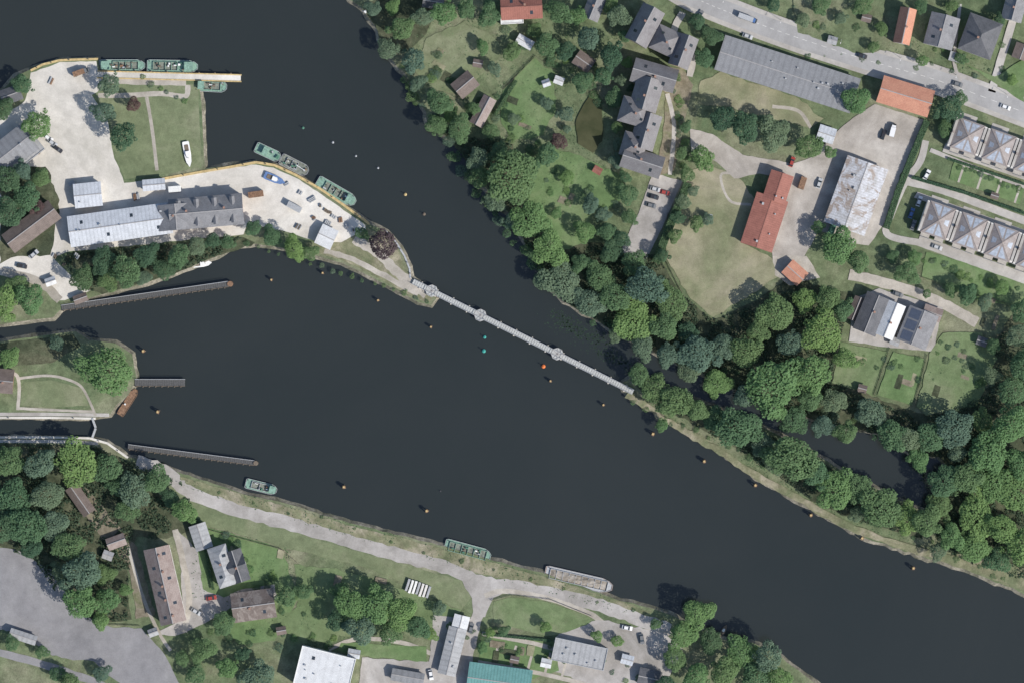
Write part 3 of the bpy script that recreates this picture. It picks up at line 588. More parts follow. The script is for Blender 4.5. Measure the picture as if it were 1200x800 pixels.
def house(name,label,cat,x,y,L,Wd,ang,h=5.2,rh=2.6,roof='grey',wall='render',kind='gable',chim=1,sky=0,dorm=0,solar=0,vent=0,group=None,win=True,ridge=None):
    L*=S; Wd*=S
    r=thing(name,label,cat,W(x,y,LZ),-math.radians(ang),group)
    w=MB(); ro=MB()
    if kind=='gable':
        gable_walls(w,L,Wd,h,rh); gable_roof(ro,L,Wd,h,rh)
    elif kind=='cross':
        gable_walls(w,L,Wd,h,rh); gable_roof(ro,L,Wd,h,rh)
        gable_walls(w,Wd*1.06,L*.62,h-.003,rh-.01,1); gable_roof(ro,Wd*1.06,L*.62,h-.003,rh-.01,ax=1,dz=0.035)
    elif kind=='hip':
        w.box(-L/2,L/2,-Wd/2,Wd/2,-.3,h); o_=.5; a=L/2+o_; b=Wd/2+o_; q=max(0.3,L/2-Wd/2)
        ro.add([(-a,-b,h+.01),(a,-b,h+.01),(a,b,h+.01),(-a,b,h+.01),(-q,0,h+rh),(q,0,h+rh)],[(3,2,1,0),(0,1,5,4),(1,2,5),(2,3,4,5),(3,0,4)])
    else:
        w.box(-L/2,L/2,-Wd/2,Wd/2,-.3,h)
        ro.box(-L/2-.1,L/2+.1,-Wd/2-.1,Wd/2+.1,h+.01,h+.25)
        e=MB()
        for s in (-1,1):
            e.cbox(0,s*(Wd/2),h+.4,L+.3,.22,.3); e.cbox(s*(L/2),0,h+.4,.22,Wd-.24,.3)
    w.build('wall',M[wall],r); R_=ro.build('roof',R[roof],r)
    if kind=='flat': e.build('parapet',M['metal'] if roof!='white' else M['white'],r)
    k=rh/(Wd/2) if kind!='flat' else 0
    rng=random.Random(int(x*7+y*13))
    if kind in('gable','cross'):
        c=MB(); c.bar((-L/2-.45,0,h+rh+.25),(L/2+.45,0,h+rh+.25),.35,.12); c.build('ridge_cap',ridge or (M['ridge_red'] if roof=='red' else M['gwall']),R_)
    for i in range(chim):
        cx=(-L/2+L*(i+.5+rng.uniform(-.1,.1))/chim); cy=rng.choice((-1,1))*Wd*.08
        c=MB(); zt=h+rh+.7; c.cbox(cx,cy,zt-.9,.7,.7,1.8); c.cbox(cx,cy,zt+.06,.85,.85,.12); c.build('chimney',M['brick'],R_)
    for i in range(sky):
        s=(-1)**i; cx=-L/2+L*(i+.5)/sky; yy=s*Wd*.27; zz=h+rh-abs(yy)*k+.27 if kind!='flat' else h+.4
        c=MB(); d=.7
        c.add([(cx-.6,yy-d,zz+ (s*d*k)),(cx+.6,yy-d,zz+(s*d*k)),(cx+.6,yy+d,zz-(s*d*k)),(cx-.6,yy+d,zz-(s*d*k)),(cx-.6,yy-d,zz-.1+(s*d*k)),(cx+.6,yy-d,zz-.1+(s*d*k)),(cx+.6,yy+d,zz-.1-(s*d*k)),(cx-.6,yy+d,zz-.1-(s*d*k))],[(0,1,2,3),(0,4,5,1),(1,5,6,2),(2,6,7,3),(3,7,4,0)])
        c.build('skylight',M['glass'],R_)
    for i in range(dorm):
        for s in ((-1,1) if dorm>1 else (1,)):
            cx=-L/2+L*(i+.5)/dorm; c=MB(); q=MB()
            y0=s*Wd*.12; y1=s*Wd*.42; zb=h+rh-abs(y1)*k; zt=zb+1.5
            c.box(cx-.8,cx+.8,min(y0,y1),max(y0,y1),zb-.1,zt)
            c.build('dormer',M[wall],R_)
            q.add([(cx-1.05,y0*.6,zt+.0),(cx,y0*.6,zt+.7),(cx+1.05,y0*.6,zt),(cx-1.05,y1*1.08,zt+.01),(cx,y1*1.08,zt+.71),(cx+1.05,y1*1.08,zt+.01)],[(0,1,4,3),(1,2,5,4),(3,4,5),(2,1,0),(0,3,5,2)])
            q.build('dormer_roof',R[roof],R_)
    for i in range(solar):
        cx=-L/2+L*(i+.5)/solar; c=MB(); y0,y1=Wd*.08,Wd*.44
        z0=h+rh-y0*k+.3; z1=h+rh-y1*k+.3; a=L/solar*.42
        c.add([(cx-a,y0,z0),(cx+a,y0,z0),(cx+a,y1,z1),(cx-a,y1,z1),(cx-a,y0,z0-.06),(cx+a,y0,z0-.06),(cx+a,y1,z1-.06),(cx-a,y1,z1-.06)],[(0,1,2,3),(0,4,5,1),(1,5,6,2),(2,6,7,3),(3,7,4,0)])
        c.build('solar_panel',M['solar'],R_)
    for i in range(vent):
        cx=rng.uniform(-.42,.42)*L; cy=rng.uniform(-.36,.36)*Wd; zz=(h+rh-abs(cy)*k if kind!='flat' else h)+.22
        c=MB(); a=rng.uniform(.35,.9); c.cbox(cx,cy,zz+.3,a,a*.8,.7); c.cbox(cx,cy,zz+.7,a*1.15,a*.95,.08); c.build('roof_vent',M['metal'],R_)
    if win: openings(r,L,Wd,h,kind)
    return r
def terrace_house(label,x,y,L,Wd,ang,group):
    # pyramid roof with two tiled faces and two glazed faces, narrow flat roof on each side
    L*=S; Wd*=S; h=6.2; zr=8.6
    r=thing('terrace_house',label,'house',W(x,y,LZ),-math.radians(ang),group)
    a,b=L/2,Wd*.4; A_=a*.84; B_=b+.3
    w=MB(); w.box(-a+.02,a-.02,-b,b,-.3,h-.35); w.build('wall',M['render'],r)
    ro=MB()
    P=[(-A_,-B_,h-.2),(A_,-B_,h-.2),(A_,B_,h-.2),(-A_,B_,h-.2),(0,0,zr)]
    ro.add(P,[(3,2,1,0),(0,1,4),(1,2,4),(2,3,4),(3,0,4)])
    R_=ro.build('roof',R['bgrey'],r)
    def pan(pts,nm,mt,ax):
        p=MB(); q=[]
        for tx,ty in pts:
            z=zr-(zr-h+.2)*abs(ty)+.06
            q.append((A_*tx,B_*ty,z) if ax==0 else (A_*ty,B_*tx,z))
        p.add(q+[(a_,b_,c_-.05) for a_,b_,c_ in q],[(0,1,2,3),(7,6,5,4),(0,4,5,1),(1,5,6,2),(2,6,7,3),(3,7,4,0)]); p.build(nm,mt,R_)
    for sy in (-1,1):
        pan([(-.66,sy*.9),(-.06,sy*.9),(-.06,sy*.25),(-.12,sy*.25)],'glazed_panel',M['panel'],0)
        pan([(.06,sy*.9),(.66,sy*.9),(.12,sy*.25),(.06,sy*.25)],'glazed_panel',M['panel'],0)
        pan([(-.2,sy*.78),(.2,sy*.78),(.12,sy*.45),(-.12,sy*.45)],'skylight',M['panel'],1)
    v=MB()
    for sx in (-1,1):
        for sy in (-1,1): v.bar((0,0,zr+.03),(sx*A_,sy*B_,h-.15),.22,.1)
    v.build('hip_cap',M['clay'],R_)
    for sx in (-1,1):
        fl_=MB(); fl_.box(min(sx*A_,sx*(a-.01)),max(sx*A_,sx*(a-.01)),-b*.9,b*.9,h-.34,h+.2); fl_.build('flat_roof',M['side'],r)
    c=MB(); c.cbox(-a+.5,0,h+.9,.8,.9,1.4); c.build('chimney',M['clay'],r)
    for sx in (-1,1):
        bl=MB(); bl.box(sx*a*.45-a*.28,sx*a*.45+a*.28,-b-1.8,-b-.01,2.7,2.9); bl.build('balcony',M['side'],r)
    rl=MB(); rl.box(-a*.7,a*.7,-b-1.9,-b-1.82,2.6,3.8); rl.build('balcony_rail',M['metal'],r)
    sl=MB(); sl.box(-a*.8,a*.3,b+.02,b+3,-.3,.15); sl.build('patio',M['side'],r)
    openings(r,L,b*2,h,'gable')
H=house
H('harbour_workshop','long pale metal roofed workshop in the harbour yard, left half','building',142,264,118,34,-8,5,1.8,'metal','gwall',chim=0,vent=5,sky=4)
H('harbour_office','grey roofed harbour building with dormers joined to the pale workshop','building',243,249,84,34,-5,6,3.4,'grey','brick',chim=2,dorm=4)
H('gatehouse','small building crossing between pale workshop and grey dormered roof','building',208,255,28,40,85,6,3.2,'grey','brick',chim=1,win=False)
H('boat_shed','square white shed above the long harbour workshop','shed',104,229,30,26,-6,3.6,1.0,'metal','render',chim=0,vent=1)
H('store','small white hut below the yard lawn','hut',181,217,24,11,-5,2.8,.6,'metal','render',chim=0)
H('quay_hut','small white roofed hut near the end of the harbour spit','hut',383,278,18,22,25,3,0.9,'white','render',chim=0)
H('workshop','grey roofed hall at the left edge of the harbour yard','building',12,180,60,34,-38,5,2,'felt','gwall',chim=0,vent=2)
H('annex','light grey flat roofed annex beside the hall at left edge','building',33,177,34,22,-38,3.6,0,'lgrey','gwall','flat',chim=0,vent=2)
H('barn','long brown roofed shed at left edge below the trees','shed',38,266,66,24,-37,3.6,2.2,'brown','wwall',chim=0)
H('shed','grey roofed house at the upper left edge','shed',14,112,22,16,-20,3,1.4,'dgrey','gwall',chim=0)
H('lock_house','brown roofed lock keeper house at the left island edge','house',6,446,20,26,5,4,2,'brown','brick',chim=1)
H('barn','dark brown shed under trees beside the lock approach wood','shed',95,585,36,14,55,3,1.6,'brown','wwall',chim=0)
H('apartment_house','long weathered clay roof house with many chimneys','house',195,684,88,28,77,8,3.6,'pink','render',chim=5,sky=6)
H('house','light grey hipped house right of the long clay roof','house',262,662,46,20,72,6,2.4,'lgrey','render','hip',chim=1,sky=2)
H('house','dark grey gabled wing on the right of the light grey house','house',279,662,36,18,72,5.5,3,'dgrey','render','cross',chim=1,sky=1)
H('garage','small grey roofed garage above the light grey house','garage',236,628,28,18,72,3,1.0,'lgrey','gwall',chim=0)
H('house','patchy weathered brown roofed house below the light grey house','house',298,708,48,32,-8,5,3,'wbrown','wwall',chim=1,sky=2)
H('flat_roof_block','large pale flat roofed block at the bottom edge','building',381,785,64,46,14,7,0,'white','render','flat',chim=0,vent=6,sky=2)
H('garage_row','narrow light grey roof beside the branch road','garage',530,762,54,19,-76,3,0.8,'lgrey','gwall',chim=0,vent=2)
H('garage','white garage at the head of the branch road','garage',540,728,14,16,-76,2.8,.5,'white','render',chim=0)
H('hall','teal metal roofed hall at the bottom edge','building',585,797,72,34,8,4,1.4,'teal','gwall',chim=0)
H('flat_roof_hall','light grey flat hall near the bottom centre','building',679,765,62,26,12,4,0,'lgrey','gwall','flat',chim=0,vent=5)
H('shed','small dark grey shed at bottom edge right of the flat hall','shed',760,793,22,18,12,2.8,1,'dgrey','gwall',chim=0)
H('shed','narrow grey shed at bottom edge left of the branch road','shed',478,792,36,12,10,2.8,.8,'felt','gwall',chim=0)
H('shed','pale long shed at lower left corner by the asphalt','shed',28,745,30,9,18,3,.8,'lgrey','gwall',chim=0)
H('shed','small clay roofed shed beside the lower left wood','shed',137,634,20,12,-20,2.6,1.2,'pink','wwall',chim=0)
# upper middle
H('villa','red roofed villa at the top edge','house',611,10,46,26,-3,6,3,'red','render',chim=1,sky=2)
H('conservatory','white flat roofed annex below the red roofed villa','annex',600,24,26,9,-3,3,0,'white','render','flat',chim=0)
H('house','narrow grey roofed house at the top edge','house',696,10,28,18,-68,5,2.4,'grey','render',chim=1)
H('shed','dark brown shed between upper lawns','shed',545,100,24,20,-40,3,1.6,'brown','wwall',chim=0)
H('shed','long narrow brown shed between upper garden lawns','shed',566,131,34,14,-62,2.8,1.4,'pink','wwall',chim=0)
H('shed','white roofed garden shed near the villa','shed',615,50,18,9,30,2.6,.6,'white','gwall',chim=0)
H('shed','brown garden shed under trees in top gardens','shed',684,73,20,16,35,2.8,1.4,'brown','wwall',chim=0)
H('shed','small dark garden hut by the top bank','hut',508,3,22,14,10,2.8,1.2,'dgrey','wwall',chim=0)
# grey flats
fl=[('uppermost grey gabled block of the flats near top edge',755,32,44,26,-62,0,'gable'),('second grey gabled block of the flats, right of the uppermost',780,50,30,28,25,0,'hip'),
('third grey gabled block of the flats beside the street trees',800,62,36,22,-70,0,'gable'),
('fourth grey gabled block of the stepped flats',766,90,50,26,16,0,'gable'),
('fifth grey gabled block of the stepped flats',757,112,36,30,-74,0,'gable'),('sixth grey hipped block of the stepped flats',744,133,34,28,16,0,'hip'),
('seventh grey gabled block of the stepped flats',756,155,40,26,-74,0,'gable'),('eighth grey hipped block of the stepped flats',742,172,26,26,16,0,'hip'),
('lowest grey gabled block of the stepped flats',752,191,46,24,18,0,'gable')]
for lab,x,y,l,w_,a,dd,kd in fl: H('flats',lab,'flats',x,y,l,w_,a,8+(x*7%10)*.15,4.8,'flats','cream',kd,chim=1,dorm=dd,sky=2,group='stepped grey flats')
# centre right
H('hall','very long grey roofed hall beside the top road','building',922,88,164,40,18,5,1.0,'felt','gwall',chim=0,vent=8)
H('house','orange tiled roof house beside the top road','house',1060,114,60,30,17,5,2.6,'orange','render',chim=0)
H('corrugated_shed','patched corrugated roof shed in the concrete yard','shed',1002,230,80,48,-70,5,1.4,'corr','gwall',chim=0,vent=4)
H('workshop','red roofed workshop beside the meadow, narrower upper wing','building',911,220,32,25,-72,5,1.3,'red','brick',chim=0,vent=2)
H('workshop','red roofed workshop beside the meadow, lower wing','building',895,261,60,36,-72,4.4,1.2,'red','brick',chim=0,vent=4)
H('garage','small square orange red roofed garage below the workshop','garage',931,320,22,18,42,3,1.2,'orange','brick',chim=0)
H('house','dark roofed house at right, left of the white roof panel','house',1020,368,44,26,-68,5,2,'dgrey','render',chim=1)
H('house','grey house with bright white roof at right of the dark house','house',1042,375,40,20,-68,5,1.6,'white','render',chim=1)
H('house','dark solar panelled house beside the white roof','house',1074,384,40,34,-68,5,2.2,'grey','render',chim=1,solar=3)
H('annex','brown roofed annex left of the dark roofed house','annex',1003,362,26,12,-68,3,1,'brown','wwall',chim=0)
H('garage','small brown shed above the solar panelled house','shed',1092,367,20,13,20,2.8,1,'pink','wwall',chim=0)
# top right houses
H('house','house with narrow orange roof at the top right','house',1059,32,40,17,-78,6,3,'orange','render',chim=1)
H('house','grey roofed house right of the narrow orange roof','house',1102,38,36,32,-75,6,3,'grey','render',chim=1,sky=2)
H('house','dark hipped roof house above the top road','house',1147,44,42,38,-70,6,4,'dgrey','render','hip',chim=1)
H('house','grey roof house at the top right corner','house',1187,10,30,22,-75,6,3,'grey','render',chim=1)
H('garage','small brown garage at the right edge above the road','garage',1197,62,16,18,-70,3,1,'brown','brick',chim=0)
H('garage','small flat garage beside the dark hipped house','garage',1120,68,16,10,15,2.8,0,'lgrey','render','flat',chim=0)
for i in range(3):
    terrace_house(f'pyramid roofed terrace house, {ORD[i]} in the upper right row',1132+i*37,161+i*13,38,44,19,'upper terrace row')
for i in range(4):
    terrace_house(f'pyramid roofed terrace house, {ORD[i]} in the lower right row',1098+i*37,259+i*13,38,46,19,'lower terrace row')
sp=[(655,95,9,7,20,'white','white garden shed beside the trees left of flats'),(560,75,9,7,10,'brown','brown hut on the upper lawn'),(640,98,7,6,-20,'metal','tiny pale shed on the bright green lawn'),
(1048,400,9,7,20,'lgrey','pale shed below the white roofed house'),(1010,455,8,7,15,'brown','brown shed at the lower left kitchen garden'),(1150,400,10,8,20,'dgrey','dark shed at the right kitchen garden'),
(700,200,8,6,30,'red','small red hut near the pond lawn'),(415,765,12,8,10,'metal','pale shed right of the flat roofed block'),(640,776,10,8,12,'white','white allotment hut beside the flat hall'),(603,772,8,6,12,'brown','brown allotment hut left'),
(735,772,12,9,15,'metal','pale hut right of the flat hall'),(330,738,9,7,-10,'brown','brown hut below the weathered brown house'),(180,740,9,7,-20,'lgrey','pale hut at the foot of the long clay roof'),(968,158,18,16,18,'metal','pale metal canopy hut below the long grey hall'),
(830,255,6,5,10,'metal','tiny pale hut in the meadow edge'),(1015,22,9,7,15,'brown','brown hut above the top road'),(975,48,9,7,15,'lgrey','pale hut near the top road'),(1165,230,7,5,18,'brown','brown hut in the terrace gardens'),
(95,350,14,8,-20,'brown','brown hut beside the long jetty root'),(60,330,10,7,-20,'white','white hut beside the left edge trees'),(127,650,10,8,20,'lgrey','grey hut beside the lower wood')]
for x,y,l,w_,a,rf,lab in sp: H('garden_shed',lab,'shed',x,y,l,w_,a,2.3,.7,rf,'wwall',chim=0,win=False)
# ------------------------------------------------------------ cars
def make_car():
    r=thing('parked_car','x','car')
    b=MB(); prof=[(-2.15,.35),(-2.2,.75),(-1.9,.92),(-.0,.95),(1.25,.9),(2.05,.75),(2.15,.4)]
    n=len(prof)
    v=[(x,-.86,z) for x,z in prof]+[(x,.86,z) for x,z in prof]
    b.add(v,[tuple(range(n))[::-1],tuple(range(n,2*n))]+[(i,(i+1)%n,n+(i+1)%n,n+i) for i in range(n)]); b.build('body',M['white'],r)
    g=MB(); g.add([(-1.85,-.78,.93),(1.05,-.78,.93),(1.05,.78,.93),(-1.85,.78,.93),(-1.3,-.62,1.4),(.35,-.62,1.4),(.35,.62,1.4),(-1.3,.62,1.4)],[(4,5,6,7),(0,1,5,4),(1,2,6,5),(2,3,7,6),(3,0,4,7)]); g.build('windows',M['glass'],r)
    t=MB(); t.box(-1.28,.33,-.6,.6,1.403,1.46); t.build('roof',M['white'],r)
    w=MB(); w.add([(.32*math.cos(i*.5236),-.1,.32*math.sin(i*.5236)) for i in range(12)]+[(.32*math.cos(i*.5236),.1,.32*math.sin(i*.5236)) for i in range(12)],[tuple(range(12)),tuple(range(12,24))[::-1]]+[(i,12+i,12+(i+1)%12,(i+1)%12) for i in range(12)])
    me=w.mesh('wheel',M['black'])
    for x in (-1.35,1.35):
        for y in (-.8,.8): inst('wheel',me,r,(x,y,.32))
    h=MB(); h.cbox(0,0,0,.08,.3,.14); hm_=h.mesh('headlight',M['frame'])
    for y in (-.6,.6): inst('headlight',hm_,r,(2.13,y,.62))
    return r
CM={k:flat_mat('car_'+k,c,0.03,1,0.3,0.5) for k,c in {'white':(.68,.68,.68),'silver':(.42,.43,.44),'black':(.03,.03,.035),'red':(.3,.05,.04),'blue':(.06,.13,.3),'grey':(.15,.155,.16)}.items()}
cars=[(57,162,35,'white','white car, upper one of three beside the yard hall'),(62,168,35,'silver','silver car, middle of three beside the yard hall'),(68,175,35,'black','black car, lowest of three beside the yard hall'),
(876,43,20,'silver','silver car on the lower lane of the top road'),(768,222,15,'silver','silver car, uppermost on the parking strip'),(766,231,15,'black','black car, second on the parking strip'),(763,241,15,'grey','grey car, third on the parking strip'),(779,226,15,'red','red car on the parking strip right side'),
(928,190,-70,'red','red car parked below the row of trees'),(1077,236,-70,'white','white car left of the lower terrace row'),(1068,250,-70,'blue','blue car left of the lower terrace row'),(1070,264,-70,'grey','grey car at the lower terrace corner'),
(1098,290,20,'silver','silver car below the lower terrace'),(820,18,-60,'grey','grey car on the side lane by the flats'),(1010,66,18,'black','black car on the top road above the long hall'),(1122,99,18,'grey','grey car on the top road right half'),
(1178,126,20,'white','white car on the top road at right edge'),(248,700,-10,'red','red car in the yard between two lower houses'),(230,716,30,'silver','silver car at the foot of the clay roof house'),
(552,735,-75,'grey','grey car on the branch road'),(40,298,-40,'silver','silver car below the brown left edge shed'),(26,312,10,'black','black car near the left edge path'),(735,735,10,'white','white car on the gravel by the bottom trees'),(752,748,80,'grey','grey car on the gravel by the bottom trees'),
(1052,345,20,'grey','grey car on the lane above the white roof'),(960,215,-70,'silver','silver car left of the corrugated shed'),(1035,158,-70,'black','black car beside the white van'),(1086,205,-60,'white','white car on the lane between terraces'),(505,790,80,'white','white car near the bottom edge shed')]
car0=make_car(); first=True
for x,y,a,c_,lab in cars:
    z=LZ+.47 if ('top road' in lab) else LZ+.35
    if first: o=car0; o.location=W(x,y,z); o.rotation_euler=(0,0,-math.radians(a)); o['label']=lab; o['group']='parked cars'; first=False
    else: o=dup(car0,W(x,y,z),-math.radians(a),lab,'parked cars')
    recolor(o,'body',CM[c_]); recolor(o,'roof',CM[c_])
def van(name,label,x,y,a,L,cm,bm,z=LZ+.35):
    r=thing(name,label,'van' if L<7 else 'lorry',W(x,y,z),-math.radians(a))
    b=MB(); b.box(-L/2,L/2-1.7,-1,1,.5,2.5); b.build('cargo_box',bm,r)
    c=MB(); c.add([(L/2-1.65,-.95,.45),(L/2,-.9,.45),(L/2,.9,.45),(L/2-1.65,.95,.45),(L/2-1.65,-.9,2.1),(L/2-.7,-.8,2.05),(L/2-.7,.8,2.05),(L/2-1.65,.9,2.1),(L/2-.05,-.88,1.2),(L/2-.05,.88,1.2)],[(3,2,1,0),(0,1,8,5,4),(1,2,9,8),(2,3,7,6,9),(4,5,6,7),(0,4,7,3)]); c.build('cab',cm,r)
    g=MB(); g.add([(L/2-.03,-.75,1.27),(L/2-.03,.75,1.27),(L/2-.64,.7,2.03),(L/2-.64,-.7,2.03)],[(0,1,2,3)]); g.build('windscreen',M['glass'],r)
    w=MB(); w.add([(.42*math.cos(i*.5236),-.12,.42*math.sin(i*.5236)) for i in range(12)]+[(.42*math.cos(i*.5236),.12,.42*math.sin(i*.5236)) for i in range(12)],[tuple(range(12)),tuple(range(12,24))[::-1]]+[(i,12+i,12+(i+1)%12,(i+1)%12) for i in range(12)]); me=w.mesh('wheel',M['black'])
    for xx in (-L/2+1,L/2-1):
        for yy in (-.95,.95): inst('wheel',me,r,(xx,yy,.42))
    return r
van('delivery_van','white van parked in the concrete yard above the corrugated shed',1046,153,-75,5.5,CM['white'],CM['white'])
van('lorry','blue cab lorry on the top road',876,22,20,8,CM['blue'],M['metal'],LZ+.47)
van('lorry','small lorry parked in the harbour yard near the lawn',95,85,-20,6.5,CM['grey'],M['rust'])
# ------------------------------------------------------------ boats
def hullpts(L,Wd,bow=.16,blunt=.35):
    h=L/2; w=Wd/2
    return [(-h,-w*.85),(-h+L*.05,-w),(h-L*bow,-w),(h-L*bow*.4,-w*.75),(h,-w*blunt),(h,w*blunt),(h-L*bow*.4,w*.75),(h-L*bow,w),(-h+L*.05,w),(-h,w*.85)]
def barge(name,label,x,y,L,Wd,a,hull='green',deck='green2',hold=(-.25,.3),cabin=-.38,crane=False,cargo=False,clutter=5):
    L*=S; Wd*=S; r=thing(name,label,'barge',W(x,y,0),-math.radians(a)); P=hullpts(L,Wd)
    m=MB(); m.prism(P,-.5,.9,.95,1.0); m.build('hull',M[hull],r)
    g=MB(); n=len(P)
    for k in range(n):
        p,q=P[k],P[(k+1)%n]; g.bar((p[0]*.985,p[1]*.97,1.0),(q[0]*.985,q[1]*.97,1.0),.14,.28)
    g.build('gunwale',M['metal'] if deck!='rust' else M['rust'],r)
    d=MB(); d.prism([(px*.96,py*.93) for px,py in P],.903,.93); d.build('deck',M[deck],r)
    if hold:
        x0,x1=hold[0]*L,hold[1]*L; w=Wd*.33
        c=MB()
        for s in (-1,1): c.cbox((x0+x1)/2,s*w,1.25,x1-x0,.18,.62)
        nb=max(2,int((x1-x0)/2.5))
        for i in range(nb+1): c.cbox(x0+(x1-x0)*i/nb,0,1.25,.16,2*w-.19,.5 if cargo else .6)
        c.build('hold_coaming',M['metal'] if hull!='green' else M['green2'],r)
        f=MB(); f.box(x0+.1,x1-.1,-w+.1,w-.1,.935,.97); f.build('hold_floor',M['ggrey'] if not cargo else M['sand'],r)
    if cabin is not None:
        cx=cabin*L; cw=Wd*.6; cl_=min(3.2,L*.16)
        k=MB(); k.cbox(cx,0,1.95,cl_,cw,2.0); kk=k.build('wheelhouse',M['green'] if hull!='green' else M['render'],r)
        t=MB(); t.cbox(cx,0,3.0,cl_+.4,cw+.4,.1); t.build('roof',M['green2'],kk)
        for s in (-1,1):
            gl=MB(); gl.cbox(cx,s*(cw/2+.01),2.3,cl_*.75,.04,.6); gl.build('window',M['glass'],kk)
    if crane:
        q=MB(); q.cyl(L*.36,0,.95,2.6,.5,.4,10); q.bar((L*.36,0,2.6),(L*.05,Wd*.1,4.2),.28,.28); q.bar((L*.05,Wd*.1,4.2),(-L*.1,Wd*.1,2.2),.2,.2); q.build('crane',M['metal'],r)
    rg=random.Random(int(x+y)); bo=MB(); bo.cyl(0,0,.93,1.5,.14,.18,8); bm=bo.mesh('bollard',M['dark'])
    for sx in (-.44,.4):
        for sy in (-.36,.36): inst('bollard',bm,r,(sx*L,sy*Wd,0))
    for i in range(clutter):
        c=MB(); ax=rg.uniform(.3,1.4); ay=rg.uniform(.25,.9); px=rg.uniform(-.38,.4)*L; py=rg.uniform(-.26,.26)*Wd
        c.cbox(px,py,1.0+.45,ax,ay,.8); c.cbox(px,py,1.88,ax*.8,ay*.8,.06); c.build('deck_locker',M[rg.choice(['metal','rust','green','white','dark','timber'])],r)
    return r
barge('work_barge','green work barge moored left at the top pier',143,77,54,14,0,hold=(-.2,.35),cabin=-.36,clutter=10)
barge('work_barge','green work barge moored right at the top pier',202,78,60,15,1,hold=(-.38,.1),cabin=.32,clutter=12)
barge('work_barge','short green barge moored below the yellow edged pier',247,101,38,14,3,cabin=-.3,clutter=9)
barge('tug','green pushing boat at the upper spit quay',314,179,32,13,25,hold=None,cabin=-.1,clutter=6)
barge('crane_barge','grey crane barge moored behind the pushing boat',345,194,36,14,27,'dark','ggrey',(-.3,.1),None,True,clutter=9)
barge('work_barge','green barge moored at the outer spit quay',394,225,52,15,30,hold=(-.3,.25),cabin=.36,clutter=11)
barge('barge','small dark barge at the south bank left',306,570,38,12,14,'dark','green2',(-.3,.2),.36,clutter=7)
barge('barge','green open barge at the south bank middle',548,645,56,16,15,'green','green2',(-.4,.4),None,clutter=7)
barge('sand_barge','long barge at the south bank right, carrying sand',678,679,82,17,13,'rust','metal',(-.42,.42),None,cargo=True,clutter=0)
barge('pontoon','narrow rusty brown pontoon beside the lock island',150,471,36,9,-57,'rust','rust',None,None,clutter=1)
mb=MB(); nx,ny=24,8; L_=82*S*.8; w_=17*S*.58
for i in range(nx):
    for j in range(ny):
        u=i/(nx-1)*2-1; v=j/(ny-1)*2-1
        mb.v.append((u*L_/2,v*w_/2,0.1+max(0,(1-u**4)*(1-v*v))*(.55+.5*noise.noise(Vector((u*5,v*2,2))))))
for i in range(nx-1):
    for j in range(ny-1): k=i*ny+j; mb.f.append((k,k+ny,k+ny+1,k+1))
o=mb.build('sand_heap',M['sand']); o.location=W(678,679,.95); o.rotation_euler=(0,0,-math.radians(13)); tag(o,'brown sand heap lying in the long barge','sand')
def boat(label,x,y,L,Wd,a,mat='white',z=0.0,canopy=None):
    L*=S; Wd*=S; r=thing('motor_boat',label,'boat',W(x,y,z),-math.radians(a)); P=hullpts(L,Wd,.45,.08)
    m=MB(); m.prism(P,-.3 if z<1 else 0,.7,.7,1); m.build('hull',M[mat],r)
    c=MB(); c.prism([(px*.55-L*.1,py*.6) for px,py in P],.704,.8); c.build('cockpit',M['timber'],r)
    k=MB(); k.prism([(px*.3+L*.02,py*.62) for px,py in P],.8,1.5,1,.85); k.build('cabin',M['white'] if not canopy else M[canopy],r)
    g=MB(); g.cbox(L*.15,0,1.2,.12,Wd*.35,.4); g.build('windscreen',M['glass'],r)
boat('white motor boat moored below the harbour belt trees',237,309,22,8,-6)
boat('white boat laid up on the lawn of the yard',220,181,30,8,80,z=LZ+.3)
boat('blue boat on the quay near the crane barge',322,210,26,9,22,'blue',LZ+.3)
boat('small dark rowing boat under the bottom bank trees',848,738,14,5,-60,'timber')
boat('small white boat at the upper north bank',428,14,14,5,60)
# ------------------------------------------------------------ jetties, bridge, quay walls
def jetty(label,a,b,w=6,mat='deck',np=14,rail=True,z=1.5,cap='rust'):
    A_=W(*a); B_=W(*b); L=(B_-A_).length; rz=math.atan2(B_.y-A_.y,B_.x-A_.x)
    r=thing('jetty',label,'jetty',A_,rz); w*=S
    d=MB()
    n=int(L/.9)
    for i in range(n):
        d.box(i*L/n+.04,(i+1)*L/n-.04,-w/2+.12,w/2-.12,z-.12,z)
    d.build('deck',M[mat],r)
    for s in (-1,1):
        q=MB(); q.box(0,L,s*w/2-.1,s*w/2+.1,z-.3,z+.12); q.build('edge_beam',M['metal'] if s>0 else M['timber'],r)
    if rail:
        q=MB(); q.bar((0,w/2,z+1),(L,w/2,z+1),.08,.08); q.bar((0,w/2,z+.55),(L,w/2,z+.55),.05,.05)
        for i in range(int(L/2)+1): q.cyl(min(L,i*2),w/2,z+.12,z+1,.04,n=5)
        q.build('railing',M['metal'],r)
    pm=MB(); pm.cyl(0,0,-1.5,z+.7,.2,.18,8); me=pm.mesh('pile',M['timber'])
    for i in range(np): inst('pile',me,r,(L*(i+.3)/np,-w/2-.3,0))
    if cap:
        c=MB(); c.cyl(L+.6,0,-1,z+.5,w*.55,w*.5,10); c.build('end_pile_cluster',M[cap],r)
jetty('long jetty running out from the left bank above the lock island',(72,361),(268,333),6.5,np=26)
jetty('short jetty sticking out from the lock island',(158,448),(217,448),8,np=8,cap=None)
jetty('long jetty below the lock mouth',(150,523),(298,542),5.5,np=20,cap='timber')
pr=thing('pier','yellow edged concrete pier beside the green work barges','pier',W(114,87.5,0),-math.radians(1.5))
L=168*S
q=MB(); q.box(0,L,-1.1,1.1,-1,LZ+.35); q.build('slab',M['conc'],pr)
